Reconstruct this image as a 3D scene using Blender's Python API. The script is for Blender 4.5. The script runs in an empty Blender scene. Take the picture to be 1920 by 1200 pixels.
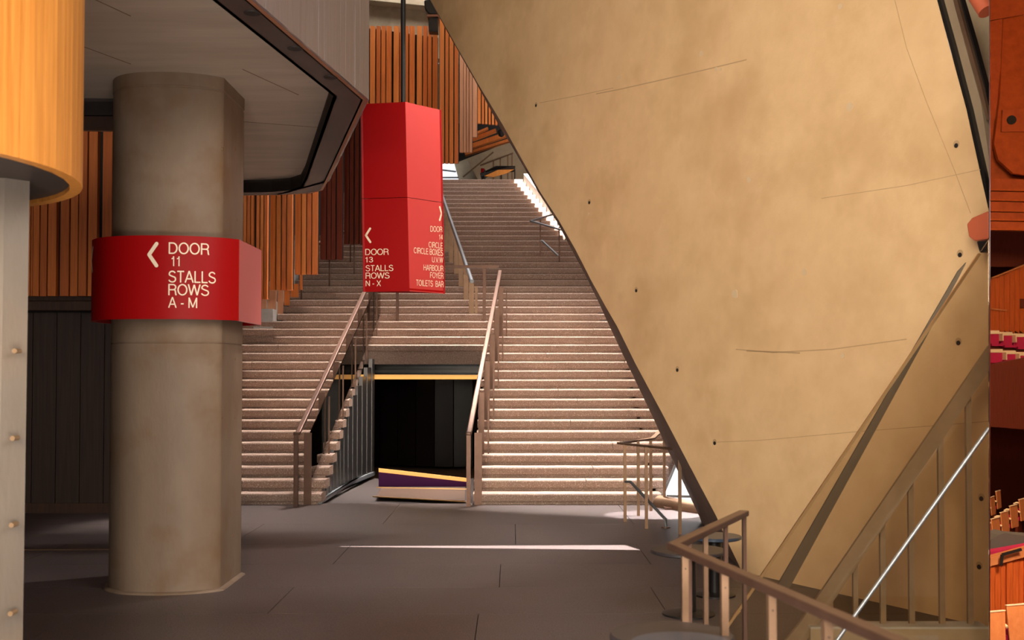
import bpy, bmesh, math, random
from mathutils import Vector, Matrix
random.seed(7)
S = bpy.context.scene
COL = S.collection
PI = math.pi

# ------------------------------------------------------------------ camera
HC = 1.74; F = 2200.0; PITCH = math.radians(1.7)
CY = 700 - F * math.tan(PITCH)
camd = bpy.data.cameras.new('camera'); cam = bpy.data.objects.new('camera', camd); COL.objects.link(cam)
cam.location = (0, 0, HC); cam.rotation_euler = (PI / 2 + PITCH, 0, 0)
camd.sensor_width = 36; camd.lens = 36 * F / 1920; camd.shift_y = (CY - 600) / 1920
camd.clip_start = .05; camd.clip_end = 300
camd.dof.use_dof = True; camd.dof.focus_distance = 13.0; camd.dof.aperture_fstop = 3.4
S.camera = cam
# ------------------------------------------------------------------ light
S.view_settings.view_transform = 'Standard'; S.view_settings.look = 'None'
S.view_settings.gamma = 1; S.view_settings.use_curve_mapping = False
S.view_settings.exposure = 0.0
w = bpy.data.worlds.new('sky'); S.world = w; w.use_nodes = True
bg = w.node_tree.nodes['Background']; bg.inputs[0].default_value = (.80, .88, 1, 1); bg.inputs[1].default_value = .42

def area(name, loc, target, sx, sy, power, col, spread=180):
    l = bpy.data.lights.new(name, 'AREA'); l.shape = 'RECTANGLE'; l.size = sx; l.size_y = sy; l.energy = power; l.color = col
    l.spread = math.radians(spread)
    o = bpy.data.objects.new(name, l); COL.objects.link(o); o.location = loc
    o.rotation_euler = (Vector(target) - Vector(loc)).to_track_quat('-Z', 'Y').to_euler(); return o
SUN_DIR = Vector((.22, -.60, .77)).normalized()      # towards the sun
sl = bpy.data.lights.new('sun', 'SUN'); sl.energy = 60; sl.angle = math.radians(.2); sl.color = (1, .95, .88)
so = bpy.data.objects.new('sun', sl); COL.objects.link(so); so.rotation_euler = SUN_DIR.to_track_quat('Z', 'Y').to_euler()
area('window_light_right', (5.4, 1.5, 6.2), (-1.5, 10.5, 2.6), 3.0, 3.0, 520, (1, .93, .84))
area('buttress_fill', (-1.6, -2.6, 4.6), (1.2, 12.5, 4.6), 5.0, 3.5, 760, (1, .85, .66), 120)  # added fill lamp brightening the buttress face
area('skylight_stairs', (.3, 20.5, 13.6), (-.2, 16.2, 0), 4.6, .12, 1300, (1, .90, .82), 64)
area('skylight_upper', (-.5, 27.0, 13.3), (-.4, 27.5, 5), 7, 4, 600, (1, .95, .90))
area('floor_bounce_fill', (-.8, 2.4, .25), (-2.6, 11.5, 4.2), 3.0, 1.4, 130, (1, .90, .80), 120)  # added uplight standing in for light bounced off the floor
area('daylight_side', (7.0, 17.5, 5.0), (-1, 18, 1.2), 3, 4, 150, (1, .96, .9))

sp = bpy.data.lights.new('sign_fill_spot', 'SPOT'); sp.energy = 900; sp.spot_size = math.radians(52); sp.spot_blend = .5; sp.shadow_soft_size = .12; sp.color = (1, .93, .86)  # added spot brightening the right face of the hanging sign
so2 = bpy.data.objects.new('sign_fill_spot', sp); COL.objects.link(so2); so2.location = (.62, 12.35, 6.9)
so2.rotation_euler = (Vector((-.9, 12.2, 3.1)) - so2.location).to_track_quat('-Z', 'Y').to_euler()
bl = bpy.data.lights.new('floor_patch_spot', 'SPOT'); bl.energy = 8000; bl.spot_size = math.radians(13); bl.spot_blend = .02; bl.shadow_soft_size = .02  # added spot standing in for sun patches on the foyer floor
bo = bpy.data.objects.new('floor_patch_spot', bl); COL.objects.link(bo); bo.location = (4.6, 15.25, 3.0)
bo.rotation_euler = (Vector((1.85, 14.55, 0)) - bo.location).to_track_quat('-Z', 'Y').to_euler()

# ------------------------------------------------------------------ pixel rays (a point on a real surface for a photo pixel)
_f = Vector((0, math.cos(PITCH), math.sin(PITCH))); _u = Vector((0, -math.sin(PITCH), math.cos(PITCH))); CP = Vector((0, 0, HC))
def ray(px, py): return Vector((1, 0, 0)) * (px - 960) + _u * (CY - py) + _f * F
def PY(px, py, Y):
    d = ray(px, py); return CP + d * (Y / d.y)
def PZ(px, py, z):
    d = ray(px, py); return CP + d * ((z - HC) / d.z)
def PN(px, py, p0, n):
    d = ray(px, py); return CP + d * ((Vector(p0) - CP).dot(n) / d.dot(n))

# ------------------------------------------------------------------ materials
MATS = {}
def mat(name, col, rough=.6, metal=0, col2=None, scale=3, stretch=(1, 1, 1), bump=0, bscale=60, detail=6, spec=.5,
        speck=None, speck_scale=180, stain=None, stain_scale=1.2, emit=None, es=0, lo=.35, hi=.68, coat=0):
    m = bpy.data.materials.new(name); m.use_nodes = True; nt = m.node_tree; N = nt.nodes; L = nt.links
    b = N['Principled BSDF']; b.inputs['Roughness'].default_value = rough; b.inputs['Metallic'].default_value = metal
    b.inputs['Specular IOR Level'].default_value = spec; b.inputs['Coat Weight'].default_value = coat
    b.inputs['Base Color'].default_value = (*col, 1)
    tc = N.new('ShaderNodeTexCoord'); mp = N.new('ShaderNodeMapping'); mp.inputs['Scale'].default_value = stretch
    L.new(tc.outputs['Object'], mp.inputs[0]); out = None
    def noise(sc, det=detail, v=mp.outputs[0]):
        n = N.new('ShaderNodeTexNoise'); n.inputs['Scale'].default_value = sc; n.inputs['Detail'].default_value = det
        n.inputs['Roughness'].default_value = .6; L.new(v, n.inputs['Vector']); return n.outputs[0]
    def ramp(f, a, b_):
        r = N.new('ShaderNodeMapRange'); r.inputs[1].default_value = a; r.inputs[2].default_value = b_; L.new(f, r.inputs[0]); return r.outputs[0]
    def mix(fac, a, c):
        x = N.new('ShaderNodeMix'); x.data_type = 'RGBA'
        L.new(fac, x.inputs[0])
        if isinstance(a, tuple): x.inputs[6].default_value = (*a, 1)
        else: L.new(a, x.inputs[6])
        if isinstance(c, tuple): x.inputs[7].default_value = (*c, 1)
        else: L.new(c, x.inputs[7])
        return x.outputs[2]
    cur = col
    if col2: cur = mix(ramp(noise(scale), lo, hi), cur, col2)
    if stain:
        cur = mix(ramp(noise(stain_scale, 4, tc.outputs['Object']), .5, .78), cur, stain)
    if speck:
        for i, c in enumerate(speck):
            cur = mix(ramp(noise(speck_scale * (1 + .37 * i), 2, tc.outputs['Object']), .56, .66), cur, c)
    if not isinstance(cur, tuple): L.new(cur, b.inputs['Base Color'])
    if bump:
        bp = N.new('ShaderNodeBump'); bp.inputs['Strength'].default_value = bump; bp.inputs['Distance'].default_value = .01
        L.new(noise(bscale), bp.inputs['Height']); L.new(bp.outputs[0], b.inputs['Normal'])
    if emit:
        b.inputs['Emission Color'].default_value = (*emit, 1); b.inputs['Emission Strength'].default_value = es
    MATS[name] = m; return m
mat('strut_concrete', (.76, .53, .30), .62, col2=(.66, .44, .235), scale=3.4, bump=.25, bscale=30, stain=(.56, .36, .18), stain_scale=1.0, lo=.3, hi=.75, detail=9, spec=.3)
mat('seam', (.19, .115, .06), .8)
mat('patch', (.66, .50, .32), .7)
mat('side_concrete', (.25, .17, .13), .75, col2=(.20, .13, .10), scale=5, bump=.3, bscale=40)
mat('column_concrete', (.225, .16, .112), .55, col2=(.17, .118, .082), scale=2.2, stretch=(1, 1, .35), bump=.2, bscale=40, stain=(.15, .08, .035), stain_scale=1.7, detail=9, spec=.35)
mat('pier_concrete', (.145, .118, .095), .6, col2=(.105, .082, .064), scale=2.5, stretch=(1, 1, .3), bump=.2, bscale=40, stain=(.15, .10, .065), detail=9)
mat('ceiling_concrete', (.55, .46, .37), .6, col2=(.44, .36, .28), scale=1.6, stretch=(.5, 3, 1), bump=.15, bscale=30, detail=9)
mat('back_concrete', (.52, .43, .30), .7, col2=(.40, .32, .22), scale=3, bump=.2, bscale=30)
mat('white_concrete', (.62, .62, .60), .6, col2=(.45, .45, .44), scale=3)
mat('granite', (.355, .245, .19), .55, col2=(.30, .20, .155), scale=1.7, speck=[(.26, .155, .115), (.66, .50, .40)], speck_scale=55, bump=.25, bscale=90)
mat('floor_granite', (.080, .059, .058), .42, col2=(.062, .045, .044), scale=.9, speck=[(.016, .010, .010), (.16, .125, .12)], speck_scale=70, bump=.12, bscale=90)
mat('grout', (.035, .024, .022), .9)
def wood(name, a, b, rough=.42, spec=.4, coat=0): return mat(name, a, rough, col2=b, scale=4, stretch=(9, 9, .35), bump=.12, bscale=10, detail=8, spec=spec, coat=coat)
wood('batten_wood', (.80, .23, .045), (.62, .155, .028))
wood('batten_wood_b', (.86, .29, .065), (.70, .20, .04))
wood('batten_wood_c', (.68, .18, .035), (.52, .12, .022))
wood('batten_wood_shade', (.16, .026, .010), (.10, .016, .006), .55, .2)  # balcony shade put into a darker copy of the batten wood
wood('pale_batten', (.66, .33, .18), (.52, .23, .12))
wood('drum_wood', (.66, .27, .055), (.50, .18, .03), .38)
wood('plank_wood', (.155, .135, .16), (.105, .09, .105), .3, .8, .4)  # bluish sheen of reflected sky put into the wood colour
wood('wall_wood', (.055, .032, .022), (.035, .02, .014), .5)
wood('ledge_wood', (.075, .035, .02), (.045, .022, .014), .5)
mat('dark', (.012, .009, .008), .7)
mat('rim_dark', (.050, .035, .029), .5, col2=(.038, .027, .023), scale=3)
mat('rim_edge', (.30, .12, .06), .5)
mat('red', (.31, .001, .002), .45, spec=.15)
mat('red_lit', (.52, .03, .028), .5, spec=.4, coat=0)  # same paint as red, lightened for the sign faces turned to the light
mat('cream', (.86, .70, .52), .5)
mat('bronze', (.155, .085, .06), .38, .6, col2=(.12, .065, .045), scale=8)
mat('bronze_light', (.30, .185, .115), .38, .7, col2=(.24, .145, .09), scale=8)
mat('brass', (.62, .38, .17), .28, .9)
mat('steel', (.36, .39, .43), .48, .9)
mat('shade_tone', (.13, .10, .07), .5)
mat('black_steel', (.02, .018, .018), .4, .4)
mat('band_metal', (.36, .275, .185), .5, .2, col2=(.32, .24, .16), scale=8)
mat('black_gloss', (.008, .006, .006), .25, spec=.25)
mat('rib_black', (.06, .055, .055), .28, .5, spec=.8)
mat('cove', (.9, .5, .15), .5, emit=(1, .50, .13), es=.75)
mat('cove_wall', (.75, .42, .14), .5)
mat('purple', (.10, .015, .11), .9)
mat('table_top', (.03, .026, .028), .42, col2=(.035, .03, .035), scale=6)
mat('table_blue', (.03, .05, .085), .3)
mat('orange_paint', (.50, .115, .055), .5)
mat('hall_orange', (.50, .085, .014), .5, col2=(.36, .055, .008), scale=3)
wood('hall_wood', (.62, .12, .018), (.40, .065, .01))
wood('hall_dark_wood', (.16, .025, .010), (.10, .016, .006))
mat('magenta', (.42, .004, .06), .8)
mat('seat_wood', (.62, .22, .075), .45, col2=(.50, .16, .05), scale=6)
mat('seat_edge', (.82, .60, .38), .5)
mat('grey_cloth', (.10, .085, .075), .9, bump=.4, bscale=200)
mat('sky_panel', (.9, .93, .95), .5, emit=(.92, .96, 1), es=1.1)
mat('lens', (.9, .8, .6), .3)
def glass(name, tint, fac, rough=.03):
    m = bpy.data.materials.new(name); m.use_nodes = True; N = m.node_tree.nodes; L = m.node_tree.links; N.clear()
    o = N.new('ShaderNodeOutputMaterial'); t = N.new('ShaderNodeBsdfTransparent'); t.inputs[0].default_value = (*tint, 1)
    g = N.new('ShaderNodeBsdfGlossy'); g.inputs['Roughness'].default_value = rough; g.inputs[0].default_value = (.9, .85, .8, 1)
    fr = N.new('ShaderNodeFresnel'); fr.inputs[0].default_value = 1.45; a = N.new('ShaderNodeMath'); a.operation = 'MULTIPLY_ADD'
    a.inputs[1].default_value = 1; a.inputs[2].default_value = fac; a.use_clamp = True
    L.new(fr.outputs[0], a.inputs[0]); x = N.new('ShaderNodeMixShader'); L.new(a.outputs[0], x.inputs[0]); L.new(t.outputs[0], x.inputs[1]); L.new(g.outputs[0], x.inputs[2])
    L.new(x.outputs[0], o.inputs[0]); MATS[name] = m
glass('glass', (.86, .82, .76), .02)
glass('rail_glass', (.62, .56, .52), .03)

MATS['red_lit'].node_tree.nodes['Principled BSDF'].inputs['Sheen Weight'].default_value = .18
# ------------------------------------------------------------------ mesh helpers
class MB:
    def __init__(s): s.v = []; s.f = []
    def add(s, vs, fs):
        n = len(s.v); s.v += [Vector(v) for v in vs]; s.f += [tuple(i + n for i in f) for f in fs]; return s
    def box(s, x0, y0, z0, x1, y1, z1):
        return s.add([(x0, y0, z0), (x1, y0, z0), (x1, y1, z0), (x0, y1, z0), (x0, y0, z1), (x1, y0, z1), (x1, y1, z1), (x0, y1, z1)],
                     [(3, 2, 1, 0), (4, 5, 6, 7), (0, 1, 5, 4), (1, 2, 6, 5), (2, 3, 7, 6), (3, 0, 4, 7)])
    def prism(s, pts, off):                    # closed polygon swept along off
        off = Vector(off); n = len(pts); p = [Vector(q) for q in pts]
        return s.add(p + [q + off for q in p], [tuple(range(n - 1, -1, -1)), tuple(range(n, 2 * n))] + [(i, (i + 1) % n, (i + 1) % n + n, i + n) for i in range(n)])
    def vprism(s, xy, z0, z1): return s.prism([(x, y, z0) for x, y in xy], (0, 0, z1 - z0))
    def bar(s, a, b, w, h, up=(0, 0, 1)):      # rectangular bar, w sideways, h along 'up'
        a = Vector(a); b = Vector(b); d = (b - a).normalized(); up = Vector(up)
        sd = d.cross(up)
        if sd.length < 1e-4: sd = Vector((1, 0, 0))
        sd.normalize(); u = sd.cross(d).normalized(); sd *= w / 2; u *= h / 2
        return s.prism([a - sd - u, a + sd - u, a + sd + u, a - sd + u], b - a)
    def tube(s, pts, r, n=10):
        pts = [Vector(p) for p in pts]; rings = []; base = len(s.v); up = None
        for i, p in enumerate(pts):
            d = (pts[min(i + 1, len(pts) - 1)] - pts[max(i - 1, 0)]).normalized()
            a = d.cross(Vector((0, 0, 1)));
            if a.length < .05: a = d.cross(Vector((1, 0, 0)))
            a.normalize(); b = d.cross(a)
            s.v += [p + (a * math.cos(t) + b * math.sin(t)) * r for t in [2 * PI * k / n for k in range(n)]]
        for i in range(len(pts) - 1):
            for k in range(n):
                q = (k + 1) % n; s.f.append((base + i * n + k, base + i * n + q, base + (i + 1) * n + q, base + (i + 1) * n + k))
        s.f.append(tuple(base + k for k in range(n - 1, -1, -1))); e = base + (len(pts) - 1) * n; s.f.append(tuple(e + k for k in range(n)))
        return s
    def lathe(s, c, prof, n=48):               # prof: (r, z) pairs, closed at both ends
        c = Vector(c); base = len(s.v)
        for r, z in prof: s.v += [c + Vector((r * math.cos(2 * PI * k / n), r * math.sin(2 * PI * k / n), z)) for k in range(n)]
        for i in range(len(prof) - 1):
            for k in range(n):
                q = (k + 1) % n; s.f.append((base + i * n + k, base + i * n + q, base + (i + 1) * n + q, base + (i + 1) * n + k))
        s.f.append(tuple(base + k for k in range(n - 1, -1, -1))); e = base + (len(prof) - 1) * n; s.f.append(tuple(e + k for k in range(n)))
        return s
    def build(s, name, m, parent=None, bevel=0, smooth=False, origin=None):
        org = Vector(origin) if origin is not None else Vector((0, 0, 0))
        if parent is not None:
            q = parent; org = Vector((0, 0, 0))
            while q: org += Vector(q.location); q = q.parent
        me = bpy.data.meshes.new(name); me.from_pydata([v - org for v in s.v], [], s.f)
        bm = bmesh.new(); bm.from_mesh(me); bmesh.ops.recalc_face_normals(bm, faces=bm.faces); bm.to_mesh(me); bm.free()
        me.materials.append(MATS[m]); o = bpy.data.objects.new(name, me); COL.objects.link(o)
        if parent is not None: o.parent = parent
        else: o.location = org
        if smooth:
            me.shade_smooth(); 
            e = o.modifiers.new('e', 'EDGE_SPLIT'); e.split_angle = math.radians(35)
        if bevel:
            b = o.modifiers.new('b', 'BEVEL'); b.width = bevel; b.segments = 2; b.limit_method = 'ANGLE'
        return o
CLIP = (ray(1854.5, 0).cross(ray(1854.5, 1200))).normalized()
if CLIP.x < 0: CLIP = -CLIP
def clip(o):                                   # the foyer's things end where they meet the hall wall
    me = o.data; bm = bmesh.new(); bm.from_mesh(me); off = Vector((0, 0, 0)); q = o
    while q: off += Vector(q.location); q = q.parent
    r = bmesh.ops.bisect_plane(bm, geom=bm.verts[:] + bm.edges[:] + bm.faces[:], plane_co=CP - off, plane_no=CLIP, clear_outer=True)
    ed = [e for e in r['geom_cut'] if isinstance(e, bmesh.types.BMEdge)]
    if ed: bmesh.ops.holes_fill(bm, edges=ed)
    bm.to_mesh(me); bm.free(); return o
def thing(name, label, cat, loc, group=None):
    o = bpy.data.objects.new(name, None); COL.objects.link(o); o.location = loc; o.empty_display_size = .2
    o['label'] = label; o['category'] = cat
    if group: o['group'] = group
    return o
def struct(o): o['kind'] = 'structure'; return o
def stuff(o): o['kind'] = 'stuff'; return o

# ================================================================== SETTING
GX0 = -9.0
fl = struct(MB().vprism([(-10, -7), (9, -7), (9, 5.2), (2.1, 5.2), (30 * .4068 - .15, 30), (-10, 30)], -.30, -.05).build('floor', 'grout'))
# granite paving slabs, rows running across the foyer
rows = [-7, -4, -1.0, .6, 2.2, 3.8, 5.2, 6.5, 7.55, 8.55, 9.6, 10.75, 12.0, 13.6, 15.75]
for i in range(len(rows) - 1):
    x = -9.5 + (i * 1.37) % 2.6
    x -= 2.9
    while x < (8.8 if i < 6 else 6):
        x1 = x + 2.9
        if x1 > -9.5:
            o = MB().box(max(x, -9.5), rows[i] + .004, -.055, min(x1, 8.8 if i < 6 else 6) - .006, rows[i + 1], 0).build('paving_slab', 'floor_granite', fl)
            if i >= 6: clip(o)
            if not o.data.vertices: bpy.data.objects.remove(o)
        x = x1
MB().box(-9.5, 15.75, -.055, -4.7, 30, 0).build('paving_slab', 'floor_granite', fl)
clip(MB().box(2.6, 15.75, -.055, 8.5, 30, 0).build('paving_slab', 'floor_granite', fl))
MB().bar(PZ(-60, 1031, 0.004), PZ(208, 1030, 0.004), .05, .012).build('brass_strip', 'bronze_light', fl)

# unseen roof added to shade the foyer, its gap shaped for a sun streak
ZR = 10.6
def up(p, z=ZR):
    p = Vector(p); return p + SUN_DIR * ((z - p.z) / SUN_DIR.z)
roof = struct(MB().box(-11, -7, ZR, 9, up((0, 11.54, 0)).y, ZR + .02).build('ceiling_mask', 'back_concrete'))
ya = up((0, 11.54, 0)).y; yb = up((0, 12.02, 0)).y
xa = up((-1.72, 11.8, 0)).x; xb = up((2.0, 11.8, 0)).x
MB().box(-11, ya, ZR, xa, yb, ZR + .02).build('roof_mask', 'back_concrete', roof)
MB().box(xb, ya, ZR, 9, yb, ZR + .02).build('roof_mask', 'back_concrete', roof)
MB().vprism([(xa, ya), (xb, ya), (xb, ya + .01), (xa, ya + .29)], ZR, ZR + .02).build('roof_mask', 'back_concrete', roof)
MB().vprism([(xa, ya + .33), (xb, ya + .43), (xb, yb), (xa, yb)], ZR, ZR + .02).build('roof_mask', 'back_concrete', roof)
MB().box(-11, yb, ZR, 9, 19.0, ZR + .02).build('roof_mask', 'back_concrete', roof)
ZU = 14
# unseen roof edge shaped so the sun reaches the upper steps' right-hand ends
L1 = up((2.10, 21.8, 2.9), ZU); L2 = up((.07, 29.9, 6.7), ZU); dL = (L2 - L1) / (L2.y - L1.y)
La = L1 + dL * (10 - L1.y); Lb = L1 + dL * (46 - L1.y)
MB().vprism([(-11, 10), (La.x, 10), (Lb.x, 46), (-11, 46)], ZU, ZU + .1).build('roof_mask', 'back_concrete', roof)

MB().vprism([((L1 + dL * (25 - L1.y)).x, 25), (12, 25), (12, 46), (Lb.x, 46)], ZU, ZU + .1).build('roof_mask', 'back_concrete', roof)
struct(MB().box(-3, -7, 0, 9, -6.8, ZR).build('wall_front_mask', 'wall_wood'))  # unseen wall added to darken glass reflections and block sky light
ws = struct(MB().vprism([(-6.35, 14.95), (-6.25, 14.95), (-6.25, 21.3), (-4.68, 21.3), (-4.5, 46), (-4.6, 46), (-4.7, 21.5), (-6.35, 21.5)], 0, ZU).build('wall_stair_left', 'dark'))
wl = struct(MB().box(-9.6, -3, 0, -9.4, 30, ZR).build('wall_left', 'wall_wood'))
# dark timber wall behind the column
YW = 14.7
wb = struct(MB().box(-9.4, YW + .05, 0, -4.35, YW + .25, 6.2).build('wall_back', 'dark'))
x = -9.3; i = 0
while x < -4.4:
    MB().box(x, YW, .12, min(x + .29, -4.36), YW + .05, 2.50).build('wall_panel', 'wall_wood', wb); x += .30
struct(MB().box(-9.4, YW - .03, 0, -4.35, YW + .02, .12).build('baseboard_back', 'ledge_wood'))
t1 = struct(MB().box(-9.4, YW - .14, 2.52, -4.35, YW + .04, 2.64).build('trim_1', 'ledge_wood', bevel=.01))
struct(MB().box(-9.4, YW - .07, 2.64, -4.35, YW + .04, 2.72).build('trim_2', 'ledge_wood', bevel=.01))

# ================================================================== STAIRS
D0 = 15.6; T = .325; R = .149
def nose(k): return D0 + (k - 1) * T
NX0, NX1 = -2.52, -.52                  # the opening in the lower flight
def xr(k):                              # right edge of the stairs
    Y = nose(k)
    return 1.98 + (Y - 15.6) * .28 if k <= 18 else 2.25 - (Y - 21.4) * .232
st = thing('staircase', 'wide pink granite staircase rising in two flights to the upper foyer', 'staircase', (0, D0, 0))
def step(k, x0, x1):
    z = k * R; y = nose(k); g = .004
    prof = [(y + .012, z - .118), (y, z - .10), (y - .004, z - .022), (y + .006, z - .006), (y + .026, z), (y + T + .05, z), (y + T + .05, z - .118)]
    MB().prism([(x0 + g, a, b) for a, b in prof], (x1 - x0 - 2 * g, 0, 0)).build('step', 'granite', st)
for k in range(1, 46):
    if k <= 14:
        cuts = [(-6.2 if k < 19 else -4.3, NX0), (NX1, xr(k))]
    elif k <= 18: cuts = [(-6.2, xr(k))]
    else: cuts = [(-4.30 + max(0, nose(k) - 22) * .02, xr(k))]
    for a, b in cuts:
        xs = [a]; 
        x = a + random.uniform(.9, 2.6)
        while x < b - .8:
            xs.append(x); x += random.uniform(2.2, 3.6)
        xs.append(b)
        for i in range(len(xs) - 1): step(k, xs[i], xs[i + 1])
# risers/carriage under the slabs
def carriage(x0, x1, k0, k1, zb=None, m='granite', name='carriage'):
    pts = []
    for k in range(k0, k1 + 1):
        y = nose(k) + .022; pts += [(y, (k - 1) * R - .05), (y, k * R - .05)]
    pts += [(nose(k1) + T + .1, k1 * R - .05)]
    if zb is None: pts += [(nose(k1) + T + .1, k1 * R - .35), (nose(k0) + .3, (k0 - 1) * R - .12 if k0 > 1 else 0)]
    else: pts += [(nose(k1) + T + .1, zb), (nose(k0) + .022, zb)]
    return MB().prism([(x0, a, max(b, 0)) for a, b in pts], (x1 - x0, 0, 0)).build(name, m, st)
carriage(-6.2, NX0 - .06, 1, 18); carriage(NX1 + .05, 1.95, 1, 18); carriage(NX0 - .1, NX1 + .1, 15, 18)
for k in range(1, 19): MB().box(1.9, nose(k) + .022, max(0, k * R - .6), xr(k) - .03, nose(k) + T + .1, k * R - .05).build('step_support', 'granite', st)
for a, b in [(19, 27), (28, 36), (37, 45)]: carriage(-4.2, xr(b) - .03, a, b)
# header beam over the opening
MB().box(NX0 - .05, nose(15) - .01, 15 * R - .34, NX1 + .05, nose(15) + .12, 14 * R + .02).build('header', 'granite', st)
# stepped pale kerb at the left of the upper flight
kb = MB()
for k in range(18, 31):
    y = nose(k); kb.box(-4.66, y, k * R - .3, -4.31, y + T, k * R + .22)
kb.build('stringer', 'white_concrete', st)
# sunlit right kerb
kb = MB()
kb.prism([(xr(19) + .02, nose(19), 19 * R - .1), (xr(45) + .02, nose(45), 45 * R - .1), (xr(45) + .02, nose(45), 45 * R + .14), (xr(19) + .02, nose(19), 19 * R + .14)], (.10, 0, 0))
kb.build('stringer', 'white_concrete', st)

# upper foyer beyond the stairs
ZF = 45 * R; YT = nose(45)
MB().box(-6, YT + T, ZF - .3, 6, 44, ZF).build('upper_landing', 'floor_granite', st)
wbk = struct(MB().prism([PY(690, 420, 38), PY(1010, 420, 38), PY(1010, 120, 38), PY(690, 120, 38)], (0, .2, 0)).build('wall_far', 'back_concrete'))
MB().prism([PY(862, 268, 36.5), PY(958, 265, 36.5), PY(1010, 330, 36.5), PY(1010, 350, 36.5), PY(902, 350, 36.5)], (0, .3, 0)).build('concrete_fin', 'back_concrete', wbk)
MB().bar(PY(868, 332, 36.2), PY(925, 285, 36.2), .04, .04).build('groove', 'seam', wbk)
wn = struct(MB().prism([PY(822, 345, 37.5), PY(862, 345, 37.5), PY(850, 300, 37.5), PY(822, 296, 37.5)], (0, .06, 0)).build('window_1', 'sky_panel'))
for a, b in [((822, 333), (860, 333)), ((822, 318), (855, 322))]: MB().bar(PY(*a, 37.4), PY(*b, 37.4), .06, .05).build('frame_bar', 'steel', wn)
t = thing('high_table', 'dark framed table with orange wooden underside at the top of the stairs', 'table', (0, YT + 1.5, ZF))
yt = YT + .8
MB().prism([PY(900, 325, yt), PY(930, 311, yt), PY(966, 311, yt + .2), PY(966, 316, yt + .2), PY(932, 318, yt), PY(902, 331, yt)], (0, .5, 0)).build('table_top', 'black_steel', t)
MB().prism([PY(908, 330, yt - .02), PY(934, 318.5, yt - .02), PY(964, 317.5, yt - .02), PY(950, 325, yt - .02), PY(925, 332, yt - .02)], (0, .03, 0)).build('underside', 'drum_wood', t)
for px in (909, 940, 965): MB().bar(PY(px, 318, yt), PY(px, 338, yt), .035, .035).build('leg', 'black_steel', t)
t = thing('guard_rail', 'thin metal guard rail on the upper foyer behind the high table', 'railing', (.1, 34, ZF))
MB().bar(PY(900, 310, 34), PY(962, 287, 34), .04, .04).build('handrail', 'bronze_light', t)
for px, y in ((925, 301), (938, 296), (952, 291), (960, 288)): MB().bar(PY(px, y, 34), (PY(px, 336, 34).x, 34, ZF), .04, .04).build('post', 'bronze_light', t)
o = MB().tube([PY(905, 316, yt + .6), PY(905, 326, yt + .6)], .05).build('red_bottle', 'red', smooth=True, origin=PY(905, 326, yt + .6))
o['label'] = 'small red object at the left end of the table above the stairs'; o['category'] = 'bottle'

# opening under the stairs ------------------------------------------------
bh = thing('under_stair_opening', 'dark glossy passage under the stairs with glowing gold cove strips', 'passage', (-1.5, 17, 0))
# ribbed side wall, stepping with the flight above
prev = None; n = 26; path = []
for i in range(n + 1):
    Y = D0 + .10 + (nose(15) - D0 - .1) * i / n; X = NX0 - .05 + .20 * max(0, (i - 12) / 14) ** 1.5; path.append((X, Y))
def topz(Y): return max(.04, (math.floor((Y - D0) / T + 1e-4) + 1) * R - .10)
for i in range(n):
    (xa_, ya_), (xb_, yb_) = path[i], path[i + 1]
    zt = min(topz(ya_ + .01), 14 * R + .02); o_ = .012 * (i % 2)
    MB().vprism([(xa_ - .05, ya_), (xa_ + o_, ya_ + .004), (xb_ + o_, yb_ - .008), (xb_ - .05, yb_)], .06, zt).build('rib', 'rib_black', bh)
MB().vprism([(path[0][0] - .06, path[0][1]), (path[0][0] + .03, path[0][1]), (path[14][0] + .03, path[14][1]), (path[-1][0] + .03, path[-1][1]), (path[-1][0] - .06, path[-1][1])], 0, .06).build('skirting', 'steel', bh)
YB = 24.0
MB().box(-6.0, YB, -1.2, 1.2, YB + .1, 2.6).build('back_panel', 'black_gloss', bh)
MB().box(NX1 + .0, D0 + .4, 0, NX1 + .04, YB, .3).build('side_kerb', 'black_gloss', bh)
MB().prism([(NX1 + .01, D0 + .25, 0), (NX1 + .01, YB, 0), (NX1 + .01, YB, 2.2), (NX1 + .01, nose(15), 1.95)], (.03, 0, 0)).build('side_panel', 'black_gloss', bh)
MB().box(NX0 - .2, nose(15) + .12, 1.75, NX1 + .1, YB, 1.8).build('soffit', 'black_gloss', bh)
for i in range(9):
    x0 = -3.6 + i * .36
    MB().prism([(x0, 22.4 + .5 * math.cos(i * .45), 0), (x0 + .34, 22.4 + .5 * math.cos(i * .45 + .4), 0), (x0 + .34, 22.43 + .5 * math.cos(i * .45 + .4), 0), (x0, 22.43 + .5 * math.cos(i * .45), 0)], (0, 0, 1.9)).build('curved_panel', 'black_gloss', bh)
yc = 20.6
MB().prism([PY(624, 702, yc), PY(900, 703, yc), PY(900, 711, yc), PY(624, 711, yc)], (0, .03, 0)).build('cove_strip', 'cove', bh)
MB().prism([PY(600, 680, yc), PY(900, 680, yc), PY(900, 702.5, yc), PY(600, 701.5, yc)], (0, .06, 0)).build('cove_hood', 'black_gloss', bh)
yb2 = 19.2
MB().prism([PY(710, 878, 18.6), PY(880, 897, 18.6), PY(880, 904, 18.6), PY(710, 885, 18.6)], (0, .02, 0)).build('low_cove_strip', 'cove', bh)
MB().prism([PY(710, 885, 18.62), PY(880, 904, 18.62), PY(880, 930, 18.62), PY(710, 912, 18.62)], (0, .02, 0)).build('carpet_edge', 'purple', bh)
MB().bar(PY(706, 914, 17.4), PY(880, 917, 17.4), .02, .014).build('nosing', 'brass', bh)
MB().bar(PZ(700, 931, .012), PZ(880, 941, .012), .04, .012).build('nosing', 'brass', bh)
MB().prism([PZ(716, 914, .004), PZ(705, 932, .004), PZ(872, 939, .004), PZ(872, 914, .004)], (0, 0, .003)).build('dark_threshold', 'ledge_wood', bh)
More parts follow.
